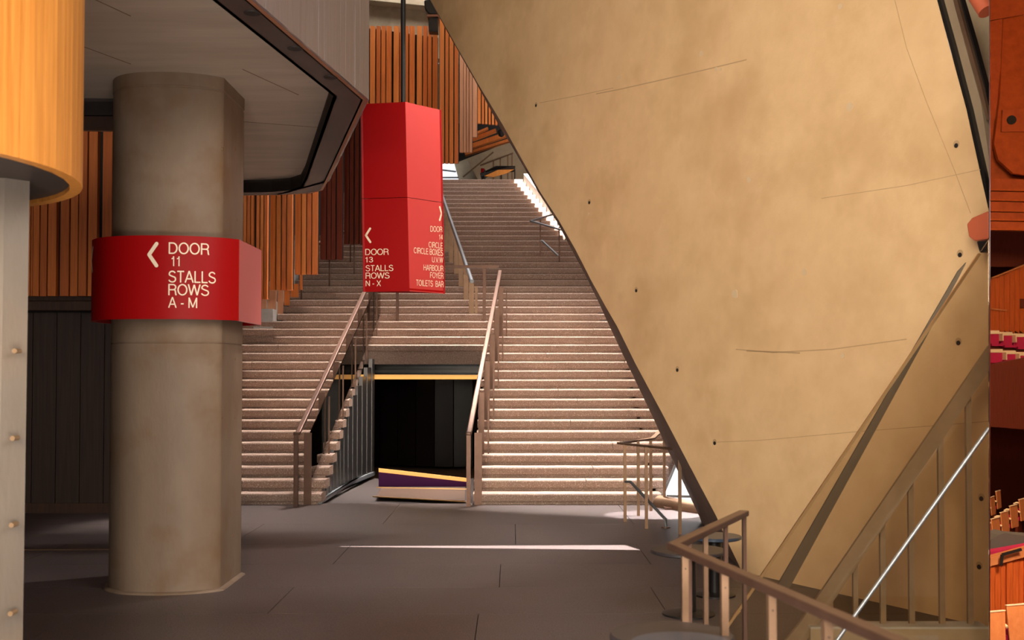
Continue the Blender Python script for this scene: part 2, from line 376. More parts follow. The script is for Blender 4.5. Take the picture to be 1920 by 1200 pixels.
l = bpy.data.lights.new('cove_lamp', 'AREA'); l.shape = 'RECTANGLE'; l.size = 2.0; l.size_y = .05; l.energy = 6; l.color = (1, .5, .15)
o = bpy.data.objects.new('cove_lamp', l); COL.objects.link(o); o.location = (-1.5, 20.4, 1.68)

# ================================================================== TIMBER BATTEN SCREENS
def battens(label, xs, ytop, ybot, D, mats, origin_px, back=True, D2=None, dep=.10, slope=0, backm='dark', scale=1.0):
    px0, py0, sc = origin_px; D2 = D if D2 is None else D2
    X0 = px0 + xs[0][0] / sc; X1 = px0 + xs[-1][1] / sc
    c = PY((X0 + X1) / 2, ybot, D)
    t = thing('batten_screen', label, 'timber screen', c, 'hanging timber batten screens')
    def dd(px): return D + (D2 - D) * (px - X0) / max(1e-6, X1 - X0)
    for i, (a, b) in enumerate(xs):
        pa = px0 + a / sc; pb = px0 + b / sc; yb_ = ybot + slope * (pa - X0)
        da, db = dd(pa), dd(pb)
        a0 = PY(pa, yb_, da); b0 = PY(pb, yb_, db); za = PY(pa, ytop, da).z
        m = mats[i % len(mats)]
        MB().vprism([(a0.x, a0.y), (b0.x, b0.y), (b0.x, b0.y + dep), (a0.x, a0.y + dep)], a0.z, za).build('batten', m, t)
    a0 = PY(X0 - 1.5, ybot, dd(X0)); b0 = PY(X1 + 1, ybot, dd(X1)); za = PY(X0, ytop, D).z
    zb = PY(X0, ybot, D).z
    MB().vprism([(a0.x, a0.y + dep), (b0.x, b0.y + dep), (b0.x, b0.y + dep + .04), (a0.x, a0.y + dep + .04)], zb + .02, za - .02).build('backing', backm, t)
    return t
W3 = ['batten_wood', 'batten_wood_b', 'batten_wood_c', 'batten_wood']
c3 = (420, 340, 4)
battens('timber batten screen just right of the concrete column, beside the red column sign', [(120, 138), (143, 162), (170, 192), (199, 219), (240, 262), (270, 291), (298, 322)], -240, 561, 19.2, W3, c3)
battens('orange timber batten screen, second one hanging right of the column', [(343, 383), (391, 422), (432, 463), (471, 508)], -240, 544, 20.4, W3, c3)
battens('orange timber batten screen with its right edge at the start of the shaded screens', [(530, 575), (582, 613), (622, 653), (660, 698)], -240, 514.5, 21.5, W3, c3)
battens('shaded dark red timber screen, left one between balcony corner and hanging sign', [(722, 765), (772, 800), (805, 835), (845, 883)], -240, 486.5, 22.2, ['batten_wood_shade'], c3)
battens('shaded dark red timber screen directly left of the hanging sign', [(900, 935), (942, 970), (980, 1010), (1018, 1042)], -240, 457.5, 22.8, ['batten_wood_shade'], c3)
c2 = (420, 0, 3.2)
battens('bright orange timber batten screen above and behind the hanging sign', [(848, 864), (873, 903), (911, 935), (941, 965), (971, 1001), (1015, 1047), (1053, 1075), (1082, 1102), (1110, 1141), (1155, 1185), (1192, 1217), (1222, 1243), (1250, 1279)], 48, 400, 26.5, W3, c2, D2=27.3)
battens('tall timber batten screen along the right side of the hanging sign', [(1293, 1320), (1327, 1346), (1352, 1375), (1382, 1404)], -240, 306, 27.0, ['batten_wood_b', 'batten_wood'], c2)
battens('pale sunlit batten screen hanging above the top of the stairs', [(1414, 1435), (1438, 1451), (1455, 1468), (1472, 1488)], -240, 285, 28.4, ['pale_batten'], c2)  # light from the right put into the paler wood colour
battens('single pale batten between the sunlit screen and the far orange screen', [(1492, 1518)], -240, 257, 29.4, ['pale_batten'], c2)
battens('far short orange batten screen touching the edge of the concrete buttress', [(1522, 1540), (1547, 1560), (1567, 1580), (1588, 1600), (1608, 1620), (1628, 1640), (1650, 1672), (1680, 1700)], -240, 231, 30.4, ['batten_wood_b', 'batten_wood'], c2, slope=.09)
c1 = (0, 0, 1.875)
battens('dim timber batten screen on the wall left of the concrete column', [(10, 30), (36, 56), (62, 80), (86, 104), (107, 113), (115, 135), (140, 162), (167, 195), (210, 240), (246, 271), (275, 302), (308, 338), (357, 390), (396, 425), (432, 460)], 190, 555, 14.54, ['batten_wood_c', 'batten_wood'], c1)
# small stepped boards below the screens, beside the stairs
t = thing('stepped_timber_lining', 'pale stepped timber boards along the stair edge beside the column sign', 'timber lining', PY(500, 590, 20.8))
for a, b, y0, y1 in [(225, 290, 888, 1010), (291, 355, 818, 1015), (356, 400, 815, 985), (401, 445, 815, 915), (447, 507, 790, 850), (510, 530, 690, 790)]:
    p = PY(420 + a / 4, 340 + y1 / 4, 21.0); q = PY(420 + b / 4, 340 + y0 / 4, 21.0)
    MB().box(p.x, 21.0 + a * .0015, p.z, q.x - .004, 21.05 + a * .0015, q.z + .1).build('board', 'pale_batten' if a < 400 else 'batten_wood_b', t)
t = thing('louvre_soffit', 'dark soffit with orange timber louvres above the top of the stairs', 'louvre ceiling', PY(920, 260, 31.5))
MB().prism([PY(850, 306, 32.6), PY(962, 262, 32.6), PY(962, 225, 32.8), PY(850, 232, 32.8)], (0, .1, 0)).build('backing', 'dark', t)
for px in (900, 950):
    q = PY(px, 232, 32.75); MB().bar(q, (q.x, q.y, ZU), .04, .04).build('hanger', 'dark', t)
for (a, b, c, d) in [((886, 262), (930, 245), 30.9, 5), ((884, 275), (958, 250), 31.3, 8), ((872, 290), (960, 262), 31.7, 5), ((886, 254), (915, 241), 30.7, 3)]:
    MB().bar(PY(*a, c), PY(*b, c), .25, d * .0145).build('louvre', 'batten_wood_b', t)
t = thing('soffit_camera', 'small dark dome camera under the louvres beside the buttress edge', 'camera', PY(940, 246, 30.6))
MB().lathe(PY(940, 250, 30.6), [(.02, -.10), (.07, -.07), (.10, 0), (.10, .06), (.06, .09)], 16).build('housing', 'black_steel', t, smooth=True)
# high concrete wall behind the balcony corner, and the lamp on it
hw = struct(MB().prism([PY(640, 110, 29.6), PY(900, 110, 29.6), PY(900, -60, 29.6), PY(640, -60, 29.6)], (0, .3, 0)).build('wall_upper', 'back_concrete'))
MB().bar(PY(640, -4, 29.4), PY(900, 22, 29.4), .5, .12).build('coping', 'back_concrete', hw)
t = thing('wall_floodlight', 'dark floodlight fitting on the concrete above the orange battens', 'light fitting', PY(808, 40, 26.4))
MB().prism([PY(795, 0, 26.4), PY(822, -8, 26.4), PY(826, 28, 26.4), PY(803, 26, 26.4), PY(796, 16, 26.4)], (0, .35, 0)).build('housing', 'black_steel', t, bevel=.03)
MB().prism([PY(803, 34, 26.4), PY(821, 32, 26.4), PY(821, 60, 26.4), PY(804, 59, 26.4)], (0, .25, 0)).build('bracket', 'black_steel', t)
MB().prism([PY(801, 27, 26.38), PY(823, 27, 26.38), PY(823, 31, 26.38), PY(801, 31, 26.38)], (0, .3, 0)).build('lens', 'rim_edge', t)

# ================================================================== BALCONY (soffit, rim, planks)
ZS = HC + 2.25; ZC = HC + 2.40
O = [PZ(468, 0, ZS), PZ(684, 187, ZS), PZ(612, 340, ZS), PZ(603, 356, ZS), PZ(580, 362, ZS), PZ(520, 365, ZS), PZ(454, 366, ZS)]
I = [PZ(398, 0, ZS), PZ(625, 180, ZS), PZ(572, 335, ZS), PZ(564, 350, ZS), PZ(545, 356, ZS), PZ(510, 359, ZS), PZ(454, 360.5, ZS)]
d = (O[1] - O[0]).normalized(); O.insert(0, O[0] - d * 6)
d = (I[1] - I[0]).normalized(); I.insert(0, I[0] - d * 6)
O += [PZ(215, 246, ZS), PZ(150, 245, ZS), PZ(-150, 248, ZS)]
I += [PZ(225, 217, ZS), PZ(150, 216, ZS), PZ(-150, 220, ZS)]
bal = thing('balcony', 'balcony overhang with concrete soffit, dark rim and grey-brown plank fascia', 'balcony', (-4, 8, ZS))
n = len(O)
for i in range(n - 1):
    MB().prism([O[i], O[i + 1], I[i + 1], I[i]], (0, 0, .12)).build('soffit_rim', 'rim_dark', bal)
lip = MB()
for i in range(n - 1):
    a, b = I[i], I[i + 1]; nx = Vector((0, 0, 1)).cross(b - a).normalized() * -.01
    lip.add([a, b, (b.x, b.y, ZC + .05), (a.x, a.y, ZC + .05), a + nx * 3, b + nx * 3, Vector((b.x, b.y, ZC + .05)) + nx * 3, Vector((a.x, a.y, ZC + .05)) + nx * 3],
            [(0, 1, 2, 3), (7, 6, 5, 4), (0, 4, 5, 1), (3, 2, 6, 7), (0, 3, 7, 4), (1, 5, 6, 2)])
lip.build('inner_lip', 'rim_dark', bal)
ed = MB()
for i in range(n - 1): ed.bar(O[i] + Vector((0, 0, .012)), O[i + 1] + Vector((0, 0, .012)), .03, .03)
ed.build('edge_bead', 'rim_edge', bal)
MB().vprism([(p.x, p.y) for p in I] + [(I[-1].x, I[0].y)], ZC, ZC + .3).build('soffit_slab', 'ceiling_concrete', bal)
# panel joints on the soffit
for a, b in [((150, 85), (245, 120)), ((180, 0), (245, 30)), ((455, 228), (612, 240)), ((455, 130), (560, 178))]:
    MB().bar(PZ(*a, ZC - .001), PZ(*b, ZC - .001), .006, .004).build('joint', 'seam', bal)
# plank fascia: near run, then the two far runs
def fascia(a, b, width, h, m='plank_wood'):
    a = Vector(a); b = Vector(b); L = (b - a).length; k = max(1, round(L / width)); d = (b - a) / k; nn = Vector((d.y, -d.x, 0)).normalized()
    for i in range(k):
        p = a + d * i; q = p + d * .975; j = random.uniform(0, .004)
        MB().prism([p + nn * (.03 + j), q + nn * (.03 + j), q, p], (0, 0, h)).build('plank', m, bal)
    MB().prism([a, b, b - nn * .03, a - nn * .03], (0, 0, h)).build('fascia_backing', 'ledge_wood', bal)
fascia(O[0], O[2], .135, 4.2)
fascia(O[2], O[3], .16, 4.2); fascia(O[3], O[6], .16, 4.2)
MB().vprism([(p.x, p.y) for p in O] + [(O[-1].x, O[0].y)], ZS + 4.2, ZS + 4.3).build('balcony_top', 'plank_wood', bal)
for px, py in ((473, 24), (553, 90.5), (620, 145)):
    c = PZ(px, py, ZS); MB().lathe(c, [(.028, -.004), (.052, -.006), (.055, .004)], 24).build('downlight', 'dark', bal)

# ================================================================== CONCRETE COLUMN
CXc, CYc, CA, CB = -2.83, 9.84, .485, .56
def outline(off=0, n=96, cut=-2.345):
    pts = []
    for i in range(n):
        a = 2 * PI * i / n; c, s = math.cos(a), math.sin(a); e = 2 / 2.3
        x = CXc + ((CA if c < 0 else .60) + off) * math.copysign(abs(c) ** e, c); y = CYc + (CB + off) * math.copysign(abs(s) ** e, s)
        pts.append((min(x, cut + off), y))
    return pts
col = thing('concrete_column', 'thick round concrete column with a flat right side, standing under the balcony', 'column', (CXc, CYc, 0))
def ringbody(mb, outs, zs):
    base = len(mb.v); n = len(outs[0])
    for o_, z in zip(outs, zs): mb.v += [Vector((x, y, z)) for x, y in o_]
    for i in range(len(zs) - 1):
        for k in range(n):
            q = (k + 1) % n; mb.f.append((base + i * n + k, base + i * n + q, base + (i + 1) * n + q, base + (i + 1) * n + k))
    mb.f.append(tuple(base + k for k in range(n))); mb.f.append(tuple(base + (len(zs) - 1) * n + k for k in range(n)))
    return mb
zj = PY(330, 641, 9.3).z
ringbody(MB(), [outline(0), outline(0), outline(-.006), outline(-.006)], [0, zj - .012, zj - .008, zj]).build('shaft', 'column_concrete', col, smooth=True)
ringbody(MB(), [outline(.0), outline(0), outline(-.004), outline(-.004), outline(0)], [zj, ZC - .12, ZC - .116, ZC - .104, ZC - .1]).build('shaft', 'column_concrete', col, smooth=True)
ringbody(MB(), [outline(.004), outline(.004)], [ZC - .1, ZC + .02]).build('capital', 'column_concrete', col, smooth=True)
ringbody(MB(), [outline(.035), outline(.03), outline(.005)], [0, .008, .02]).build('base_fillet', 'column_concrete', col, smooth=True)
for px, py in ((418, 280), (441, 280), (424, 414), (444, 413), (417, 671), (441, 673), (416, 783), (440, 783), (436, 1005)):
    p = PN(px, py, (-2.345, 9.6, 1), Vector((1, 0, 0)))
    MB().tube([p - Vector((.01, 0, 0)), p + Vector((.003, 0, 0))], .013, 12).build('tie_hole', 'seam', col)

# red sign wrapped round the column
sg = thing('column_sign', 'curved red wayfinding sign wrapped round the concrete column, door 11', 'sign', (CXc, CYc, 2.15))
Z0s = PY(330, 598, 9.12).z; Z1s = PY(330, 441, 9.12).z
def band(i0, i1, off, th, z0, z1, pts):
    mb = MB(); a = [Vector((*pts[i % len(pts)], 0)) for i in range(i0, i1 + 1)]
    b = [Vector((CXc, CYc, 0)) + (p - Vector((CXc, CYc, 0))) * (1 - th / .7) for p in a]
    poly = [(p.x, p.y, z0) for p in a] + [(p.x, p.y, z0) for p in reversed(b)]
    n_ = len(a); mb.v += [Vector(p) for p in poly] + [Vector((p[0], p[1], z1)) for p in poly]; N2 = 2 * n_
    for i in range(n_ - 1):
        mb.f += [(i, i + 1, i + 1 + N2, i + N2), (N2 - 1 - i, N2 - 2 - i, 2 * N2 - 2 - i, 2 * N2 - 1 - i),
                 (i, N2 - 1 - i, N2 - 2 - i, i + 1), (i + N2, i + 1 + N2, 2 * N2 - 2 - i, 2 * N2 - 1 - i)]
    mb.f += [(0, N2, 2 * N2 - 1, N2 - 1), (n_ - 1, n_, n_ + N2, n_ - 1 + N2)]
    return mb
OFF = .150; NP = 240
ol = outline(OFF, NP)
cutx = -2.345 + OFF
flat = [i for i in range(NP) if abs(ol[i][0] - cutx) < 1e-6]
fr_ = min((i for i in flat if i > NP // 2), default=NP - 5)   # front end of the flat side
bk_ = max(i for i in flat if i < NP // 2)
band(NP // 2 - 10, fr_ - 1, OFF, .03, Z0s, Z1s, ol).build('curved_panel', 'red', sg, smooth=True)
band(fr_, NP + bk_, OFF, .03, Z0s, Z1s, ol).build('side_panel', 'red_lit', sg)
band(bk_ + 1, NP // 2 - 11, OFF, .03, Z0s, Z1s, ol).build('rear_panel', 'red', sg, smooth=True)

# text helper ---------------------------------------------------------------
def _arc(cx, cy, rx, ry, a0, a1, n=12):
    return [(cx + rx * math.cos(math.radians(a0 + (a1 - a0) * i / n)), cy + ry * math.sin(math.radians(a0 + (a1 - a0) * i / n))) for i in range(n + 1)]
GL = {  # glyph: advance width, centre-line strokes (cap height 1)
 'A': (.72, [[(.02, 0), (.36, 1), (.70, 0)], [(.14, .33), (.58, .33)]]),
 'B': (.66, [[(.08, 0), (.08, .95), (.36, .95)] + _arc(.36, .73, .20, .22, 90, -90) + [(.08, .51)], [(.36, .51)] + _arc(.38, .28, .23, .23, 90, -90) + [(.08, .05)]]),
 'C': (.76, [_arc(.40, .5, .33, .46, 45, 315, 20)]),
 'D': (.74, [[(.08, .05), (.08, .95), (.34, .95)] + _arc(.34, .5, .33, .45, 90, -90, 16) + [(.03, .05)]]),
 'E': (.62, [[(.58, .95), (.08, .95), (.08, .05), (.60, .05)], [(.08, .51), (.54, .51)]]),
 'F': (.58, [[(.56, .95), (.08, .95), (.08, 0)], [(.08, .50), (.51, .50)]]),
 'H': (.74, [[(.08, 0), (.08, 1)], [(.66, 0), (.66, 1)], [(.08, .52), (.66, .52)]]),
 'I': (.22, [[(.10, 0), (.10, 1)]]),
 'L': (.56, [[(.08, 1), (.08, .05), (.55, .05)]]),
 'M': (.86, [[(.08, 0), (.08, .97), (.43, .06), (.78, .97), (.78, 0)]]),
 'N': (.74, [[(.08, 0), (.08, .97), (.66, .03), (.66, 1)]]),
 'O': (.80, [_arc(.40, .5, .35, .46, 0, 360, 28)]),
 'R': (.70, [[(.08, 0), (.08, .95), (.40, .95)] + _arc(.40, .72, .22, .23, 90, -90) + [(.08, .49)], [(.40, .49)] + _arc(.46, .33, .14, .16, 90, 0, 6) + [(.62, .12), (.66, 0)]]),
 'S': (.68, [_arc(.34, .72, .25, .23, 20, 90, 6) + _arc(.34, .72, .26, .23, 95, 200, 8) + [(.20, .58), (.34, .52), (.48, .47)] + _arc(.35, .28, .27, .24, 40, -90, 10) + _arc(.34, .28, .29, .24, -95, -165, 6)]),
 'T': (.62, [[(.02, .95), (.60, .95)], [(.31, .95), (.31, 0)]]),
 'U': (.74, [[(.08, 1), (.08, .34)] + _arc(.37, .33, .29, .29, 180, 360, 14) + [(.66, 1)]]),
 'V': (.68, [[(.02, 1), (.34, .02), (.66, 1)]]),
 'W': (.98, [[(.02, 1), (.25, .03), (.49, .97), (.73, .03), (.96, 1)]]),
 'X': (.68, [[(.04, 0), (.64, 1)], [(.04, 1), (.64, 0)]]),
 'Y': (.68, [[(.02, 1), (.34, .44), (.66, 1)], [(.34, .44), (.34, 0)]]),
 '1': (.50, [[(.10, .74), (.26, .80), (.32, 1), (.32, 0)]]),
 '3': (.60, [_arc(.29, .74, .20, .21, 165, -80, 12) + [(.24, .53)], [(.30, .53)] + _arc(.30, .28, .23, .23, 80, -165, 14)]),
 '4': (.60, [[(.44, 0), (.44, .98), (.04, .28), (.58, .28)]]),
 '-': (.34, [[(.04, .38), (.30, .38)]]), '.': (.22, [[(.10, 0), (.10, .11)]]), ' ': (.26, [])}
def text_mesh(txt, wd=.115):
    V = []; Fc = []; x = 0
    for ch in txt:
        adv, strokes = GL[ch]
        parts = []
        for st_ in strokes:                        # sharp corners are cut so that every bar keeps its full width
            p = [Vector(q) for q in st_]; p = [q for i, q in enumerate(p) if i == 0 or (q - p[i - 1]).length > 1e-4]
            cur = [p[0]]
            for i in range(1, len(p)):
                cur.append(p[i])
                if i < len(p) - 1:
                    d0 = (p[i] - p[i - 1]).normalized(); d1 = (p[i + 1] - p[i]).normalized()
                    if d0.dot(d1) < .5:
                        e = wd / 2 if abs(d0.dot(d1)) < .35 else 0
                        cur[-1] = p[i] + d0 * e; parts.append(cur); cur = [p[i] - d1 * e]
            parts.append(cur)
        for p in parts:
            closed = (p[0] - p[-1]).length < 1e-3; n_ = len(p); base = len(V)
            for i, q in enumerate(p):
                d0 = (q - p[i - 1]).normalized() if i else ((p[0] - p[-2]).normalized() if closed else (p[1] - p[0]).normalized())
                d1 = (p[i + 1] - q).normalized() if i < n_ - 1 else ((p[1] - p[0]).normalized() if closed else d0)
                nn = Vector((-(d0.y + d1.y), d0.x + d1.x)); nn = nn.normalized() if nn.length > 1e-3 else Vector((-d0.y, d0.x))
                k_ = 1 / max(.80, nn.dot(Vector((-d0.y, d0.x)))); nn *= wd / 2 * k_
                V += [(x + q.x + nn.x, q.y + nn.y), (x + q.x - nn.x, q.y - nn.y)]
            for i in range(n_ - 1): Fc.append((base + 2 * i, base + 2 * i + 1, base + 2 * i + 3, base + 2 * i + 2))
        x += adv + .06
    x0 = min(v[0] for v in V); x1 = max(v[0] for v in V)
    return [((a - x0) / (x1 - x0), b_) for a, b_ in V], Fc
def put_text(txt, fn, u0, u1, v0, v1, mb):     # fn(u, v, lift) -> point on the sign
    vs, fs = text_mesh(txt); n_ = len(vs)
    mb.add([fn(u0 + a * (u1 - u0), v0 + b * (v1 - v0), .004) for a, b in vs], fs)
def put_stroke(pts, wd, fn, mb):               # rounded chevron
    segs = []
    for (a, b) in zip(pts[:-1], pts[1:]):
        a = Vector(a); b = Vector(b); d = (b - a).normalized(); nn = Vector((-d.y, d.x)) * wd / 2; m_ = 4
        q = [a + (b - a) * i / m_ + nn for i in range(m_ + 1)] + [b + Matrix.Rotation(PI / 2 - PI * i / 8, 2) @ d * wd / 2 for i in range(1, 8)] + [b + (a - b) * i / m_ - nn for i in range(m_ + 1)] + [a + Matrix.Rotation(-PI / 2 - PI * i / 8, 2) @ d * wd / 2 for i in range(1, 8)]
        mb.add([fn(p.x, p.y, .004) for p in q], [tuple(range(len(q)))])
# arc-length along the band as seen from the front
arc = []; s_ = 0
idx = list(range(NP // 2 - 10, fr_))
for j, i in enumerate(idx):
    p = Vector(ol[i % NP]); s_ += (p - Vector(ol[idx[j - 1] % NP])).length if j else 0; arc.append((s_, p))
def bpoint(s, z, lift):
    for j in range(len(arc) - 1):
        if arc[j + 1][0] >= s: break
    (s0, p0), (s1, p1) = arc[j], arc[j + 1]; p = p0 + (p1 - p0) * ((s - s0) / (s1 - s0)); d = (p1 - p0).normalized()
    return Vector((p.x + d.y * lift, p.y - d.x * lift, z))
s_tan = min(arc, key=lambda q: q[1].x / q[1].y)[0]
def s_at(px, py):
    best = None
    for s, p in arc:
        r = ray(px, py); e = p.x / p.y - r.x / r.y
        if s > s_tan and (best is None or abs(e) < best[0]): best = (abs(e), s)
    return best[1]
def bz(px, py):
    q = bpoint(s_at(px, py), 0, 0); return PY(px, py, q.y).z
mb = MB()
for txt, xa_, xb_, yt_, yb_ in [('DOOR', 317, 392, 454.5, 476), ('11', 319, 338, 480.5, 499), ('STALLS', 318, 403, 507.5, 529.5), ('ROWS', 317, 392, 532.5, 553.5), ('A - M', 317, 371, 557, 577)]:
    put_text(txt, bpoint, s_at(xa_, 500), s_at(xb_, 500), bz(xa_, yb_), bz(xa_, yt_), mb)
mb.build('lettering', 'cream', sg)
mb = MB(); put_stroke([(s_at(a, b), bz(a, b)) for a, b in ((294, 457), (281.5, 477.5), (292.5, 498))], .029, bpoint, mb)
mb.build('arrow', 'cream', sg)
mb = MB(); s0 = s_at(171, 480) + .05; put_stroke([(s0 + .06, bz(180, 463)), (s0 - .0, bz(178, 487)), (s0 + .05, bz(180, 507))], .029, bpoint, mb)
mb.build('arrow', 'cream', sg)

# ================================================================== HANGING SIGN
hb = [PY(680.5, 549, 12.1), PY(768, 546, 12.0), PY(834, 551, 12.38)]; zb = hb[1].z
ht = [PY(676, 197, 12.1), PY(760, 191, 12.0), PY(827, 207, 12.38)]; zt = ht[1].z
for i in range(3): hb[i].z = zb; ht[i].z = zt
hs = thing('hanging_sign', 'tall red three-sided sign hanging on a black rod above the stairs', 'sign', (-1.1, 12.1, zt))
f0 = (546 - 371) / 355
hm = [hb[i].lerp(ht[i], f0) for i in range(3)]; hm2 = [hb[i].lerp(ht[i], f0 + .003) for i in range(3)]
def seg(lo, hi, nm):
    c = sum(lo, Vector()) / 3
    for (a, b, m) in ((0, 1, 'red'), (1, 2, 'red_lit'), (2, 0, 'red')):
        nn = Vector((0, 0, 1)).cross(lo[b] - lo[a]).normalized() * .012
        if (c - lo[a]).dot(nn) < 0: nn = -nn
        MB().add([lo[a], lo[b], hi[b], hi[a], lo[a] + nn, lo[b] + nn, hi[b] + nn, hi[a] + nn], [(0, 1, 2, 3), (7, 6, 5, 4), (0, 4, 5, 1), (3, 2, 6, 7), (0, 3, 7, 4), (1, 5, 6, 2)]).build(nm, m, hs)
seg(hb, hm, 'lower_panel'); seg(hm2, ht, 'upper_panel')
MB().add([p + Vector((0, 0, .01)) for p in hb] + [p + Vector((0, 0, .03)) for p in hb], [(0, 1, 2), (3, 4, 5), (0, 1, 4, 3), (1, 2, 5, 4), (2, 0, 3, 5)]).build('base_panel', 'red', hs)
MB().add([p - Vector((0, 0, .03)) for p in ht] + [p - Vector((0, 0, .01)) for p in ht], [(0, 1, 2), (3, 4, 5), (0, 1, 4, 3), (1, 2, 5, 4), (2, 0, 3, 5)]).build('top_panel', 'red', hs)
c = sum(ht, Vector()) / 3
rp = PY(756, 196, 12.17)
MB().tube([(rp.x, 12.17, zt - .05), (rp.x - .015, 12.17, ZR)], .026, 16).build('rod', 'black_steel', hs, smooth=True)
def face(a, b, c_):
    nn = (b - a).cross(c_ - a).normalized()
    if nn.dot(CP - a) < 0: nn = -nn
    def fn(px, py, lift): return PN(px, py, a, nn) + nn * lift
    return fn
fL = face(hb[0], hb[1], ht[1]); fR = face(hb[1], hb[2], ht[2])
def plane_text(rows_, fn, aL, aR, mb):       # rows: text, x0, x1 and the row tops at left and right ends, on the plane
    for txt, x0, x1, yl1, yl0, yr1, yr0 in rows_:
        p = [fn(x0, yl0, .003), fn(x1, yr0, .003), fn(x0, yl1, .003), fn(x1, yr1, .003)]
        vs, fs = text_mesh(txt)
        mb.add([(p[0].lerp(p[1], u)).lerp(p[2].lerp(p[3], u), v) for u, v in vs], fs)
def q6(x, y): return (660 + x / 6, 370 + y / 6)
def row(txt, x0, x1, a, b, c_, d_): return (txt, 660 + x0 / 6, 660 + x1 / 6, 370 + a / 6, 370 + b / 6, 370 + c_ / 6, 370 + d_ / 6)
mb = MB()
plane_text([row('DOOR', 150, 414, 581, 650, 578, 646), row('13', 150, 238, 672, 732, 671, 731), row('STALLS', 154, 466, 764, 832, 760, 828),
            row('ROWS', 154, 424, 848, 916, 845, 912), row('N - X', 155, 326, 936, 1000, 935, 999)], fL, 0, 0, mb)
mb.build('lettering', 'cream', hs)
mb = MB()
plane_text([row('DOOR', 880, 1014, 322, 386, 330, 392), row('14', 976, 1018, 418, 474, 420, 477), row('CIRCLE', 860, 1018, 500, 562, 512, 578),
            row('CIRCLE BOXES', 693, 1021, 563, 627, 590, 660), row('U.V.W', 898, 1023, 670, 730, 676, 738), row('HARBOUR', 803, 1026, 756, 820, 770, 836),
            row('FOYER', 877, 1027, 842, 905, 850, 917), row('TOILETS  BAR', 720, 1029, 926, 992, 945, 1013)], fR, 0, 0, mb)
mb.build('lettering', 'cream', hs)
def chev(pts, wd, fn, name='arrow'):
    P0 = fn(*pts[0], .003); ex = (fn(pts[0][0] + 10, pts[0][1], .003) - P0); ex.z = 0; ex.normalize()
    loc = [((fn(*p, .003) - P0).dot(ex), fn(*p, .003).z) for p in pts]
    mb = MB(); put_stroke(loc, wd, lambda u, v, l_: Vector((P0.x + ex.x * u, P0.y + ex.y * u, v)), mb); mb.build(name, 'cream', hs)
chev([q6(205, 352), q6(157, 428), q6(207, 503)], .022, fL); chev([q6(985, 110), q6(1006, 182), q6(986, 256)], .022, fR)

# ================================================================== NEAR LEFT: pier and timber drum
pr = thing('concrete_pier', 'pale concrete pier cut by the left edge, under the timber drum', 'column', (-3.3, 5.9, 0))
ptop = PY(53, 300, 5.6); pbot = PY(40, 1230, 5.6)
pm = MB(); zc = 3.4
xa_ = PY(54, 390, 5.6).x; x2 = PY(42, 1200, 5.6).x
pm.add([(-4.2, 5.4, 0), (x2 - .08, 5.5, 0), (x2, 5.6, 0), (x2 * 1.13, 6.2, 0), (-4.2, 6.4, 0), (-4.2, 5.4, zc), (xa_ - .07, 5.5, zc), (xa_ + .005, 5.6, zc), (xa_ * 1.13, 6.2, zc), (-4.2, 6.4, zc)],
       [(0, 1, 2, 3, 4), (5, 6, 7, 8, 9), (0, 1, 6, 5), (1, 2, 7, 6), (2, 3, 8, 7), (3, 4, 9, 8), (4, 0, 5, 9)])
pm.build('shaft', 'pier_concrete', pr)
for px, py in ((27, 658), (23, 822), (21, 985), (19, 1151)):
    p = PY(px, py, 5.482); MB().tube([p, p + Vector((0, .06, 0))], .012, 12).build('tie_hole', 'seam', pr)
dr = thing('timber_drum', 'large round drum clad in orange timber boards hanging at the top left corner', 'timber drum', (-3.27, 5.24, 2.64))
DC = Vector((-3.27, 5.24, 0)); DR = 1.26; zd = PZ(0, 290, 2.64).z
k = 44
for i in range(k):
    a0 = 2 * PI * i / k; a1 = 2 * PI * (i + .985) / k
    pts = [DC + Vector((r * math.cos(a), r * math.sin(a), 2.64)) for r, a in ((DR, a0), (DR + .002, (a0 + a1) / 2), (DR, a1), (DR - .055, a1), (DR - .055, a0))]
    MB().prism(pts, (0, 0, 1.6)).build('board', 'drum_wood', dr)
MB().lathe(DC + Vector((0, 0, 2.66)), [(DR - .058, 0), (DR - .058, .04)], 64).build('underside', 'rim_dark', dr)
MB().lathe(DC + Vector((0, 0, 4.2)), [(DR - .02, 0), (DR - .02, .04)], 64).build('lid', 'drum_wood', dr)

# ================================================================== CONCRETE BUTTRESS
ALONG = Vector((.4068, 1, 0)).normalized()
_n_before = len(COL.objects)
n0 = Vector((-1, -.555, 0)).normalized(); PP = Vector((2.037, 10.3, 0))
def W(px, py, off=0): return PN(px, py, PP + n0 * off, n0)
bt = thing('concrete_buttress', 'huge warm tan slanting concrete buttress filling the right half', 'buttress', (2.6, 9.4, 0))
edge = [(770, -70), (807, 0), (847, 71), (892, 150), (942, 233), (963, 271), (1013, 360), (1047, 412), (1079, 468), (1107, 523), (1135, 574), (1157, 612), (1192, 683), (1241, 774), (1274, 837), (1307, 900), (1343, 968), (1362, 1011), (1387, 1063), (1398, 1086)]
strip = [(770, -70), (806, 0), (845, 71), (890, 150), (938, 240), (958, 271), (1009, 360), (1043, 414), (1073, 470), (1100, 521), (1119, 559), (1143, 612), (1178, 686), (1224, 782), (1250, 840), (1279, 900), (1311, 968), (1328, 1011), (1350, 1063), (1370, 1086)]
fe = [W(*p) for p in edge]
be = []
for i, p in enumerate(strip):
    y = fe[i].y + 3.2; be.append(PY(*p, y))
xe = 1855
def edge_px(px, py): return W(px, py)
right = [W(xe, 1240), W(xe, 400), W(1838, 325), W(1812, 205), W(1781, 90), W(1757, 0), W(1738, -70)]
floorr = []
pf = [fe[-1]]
zlow = -.02
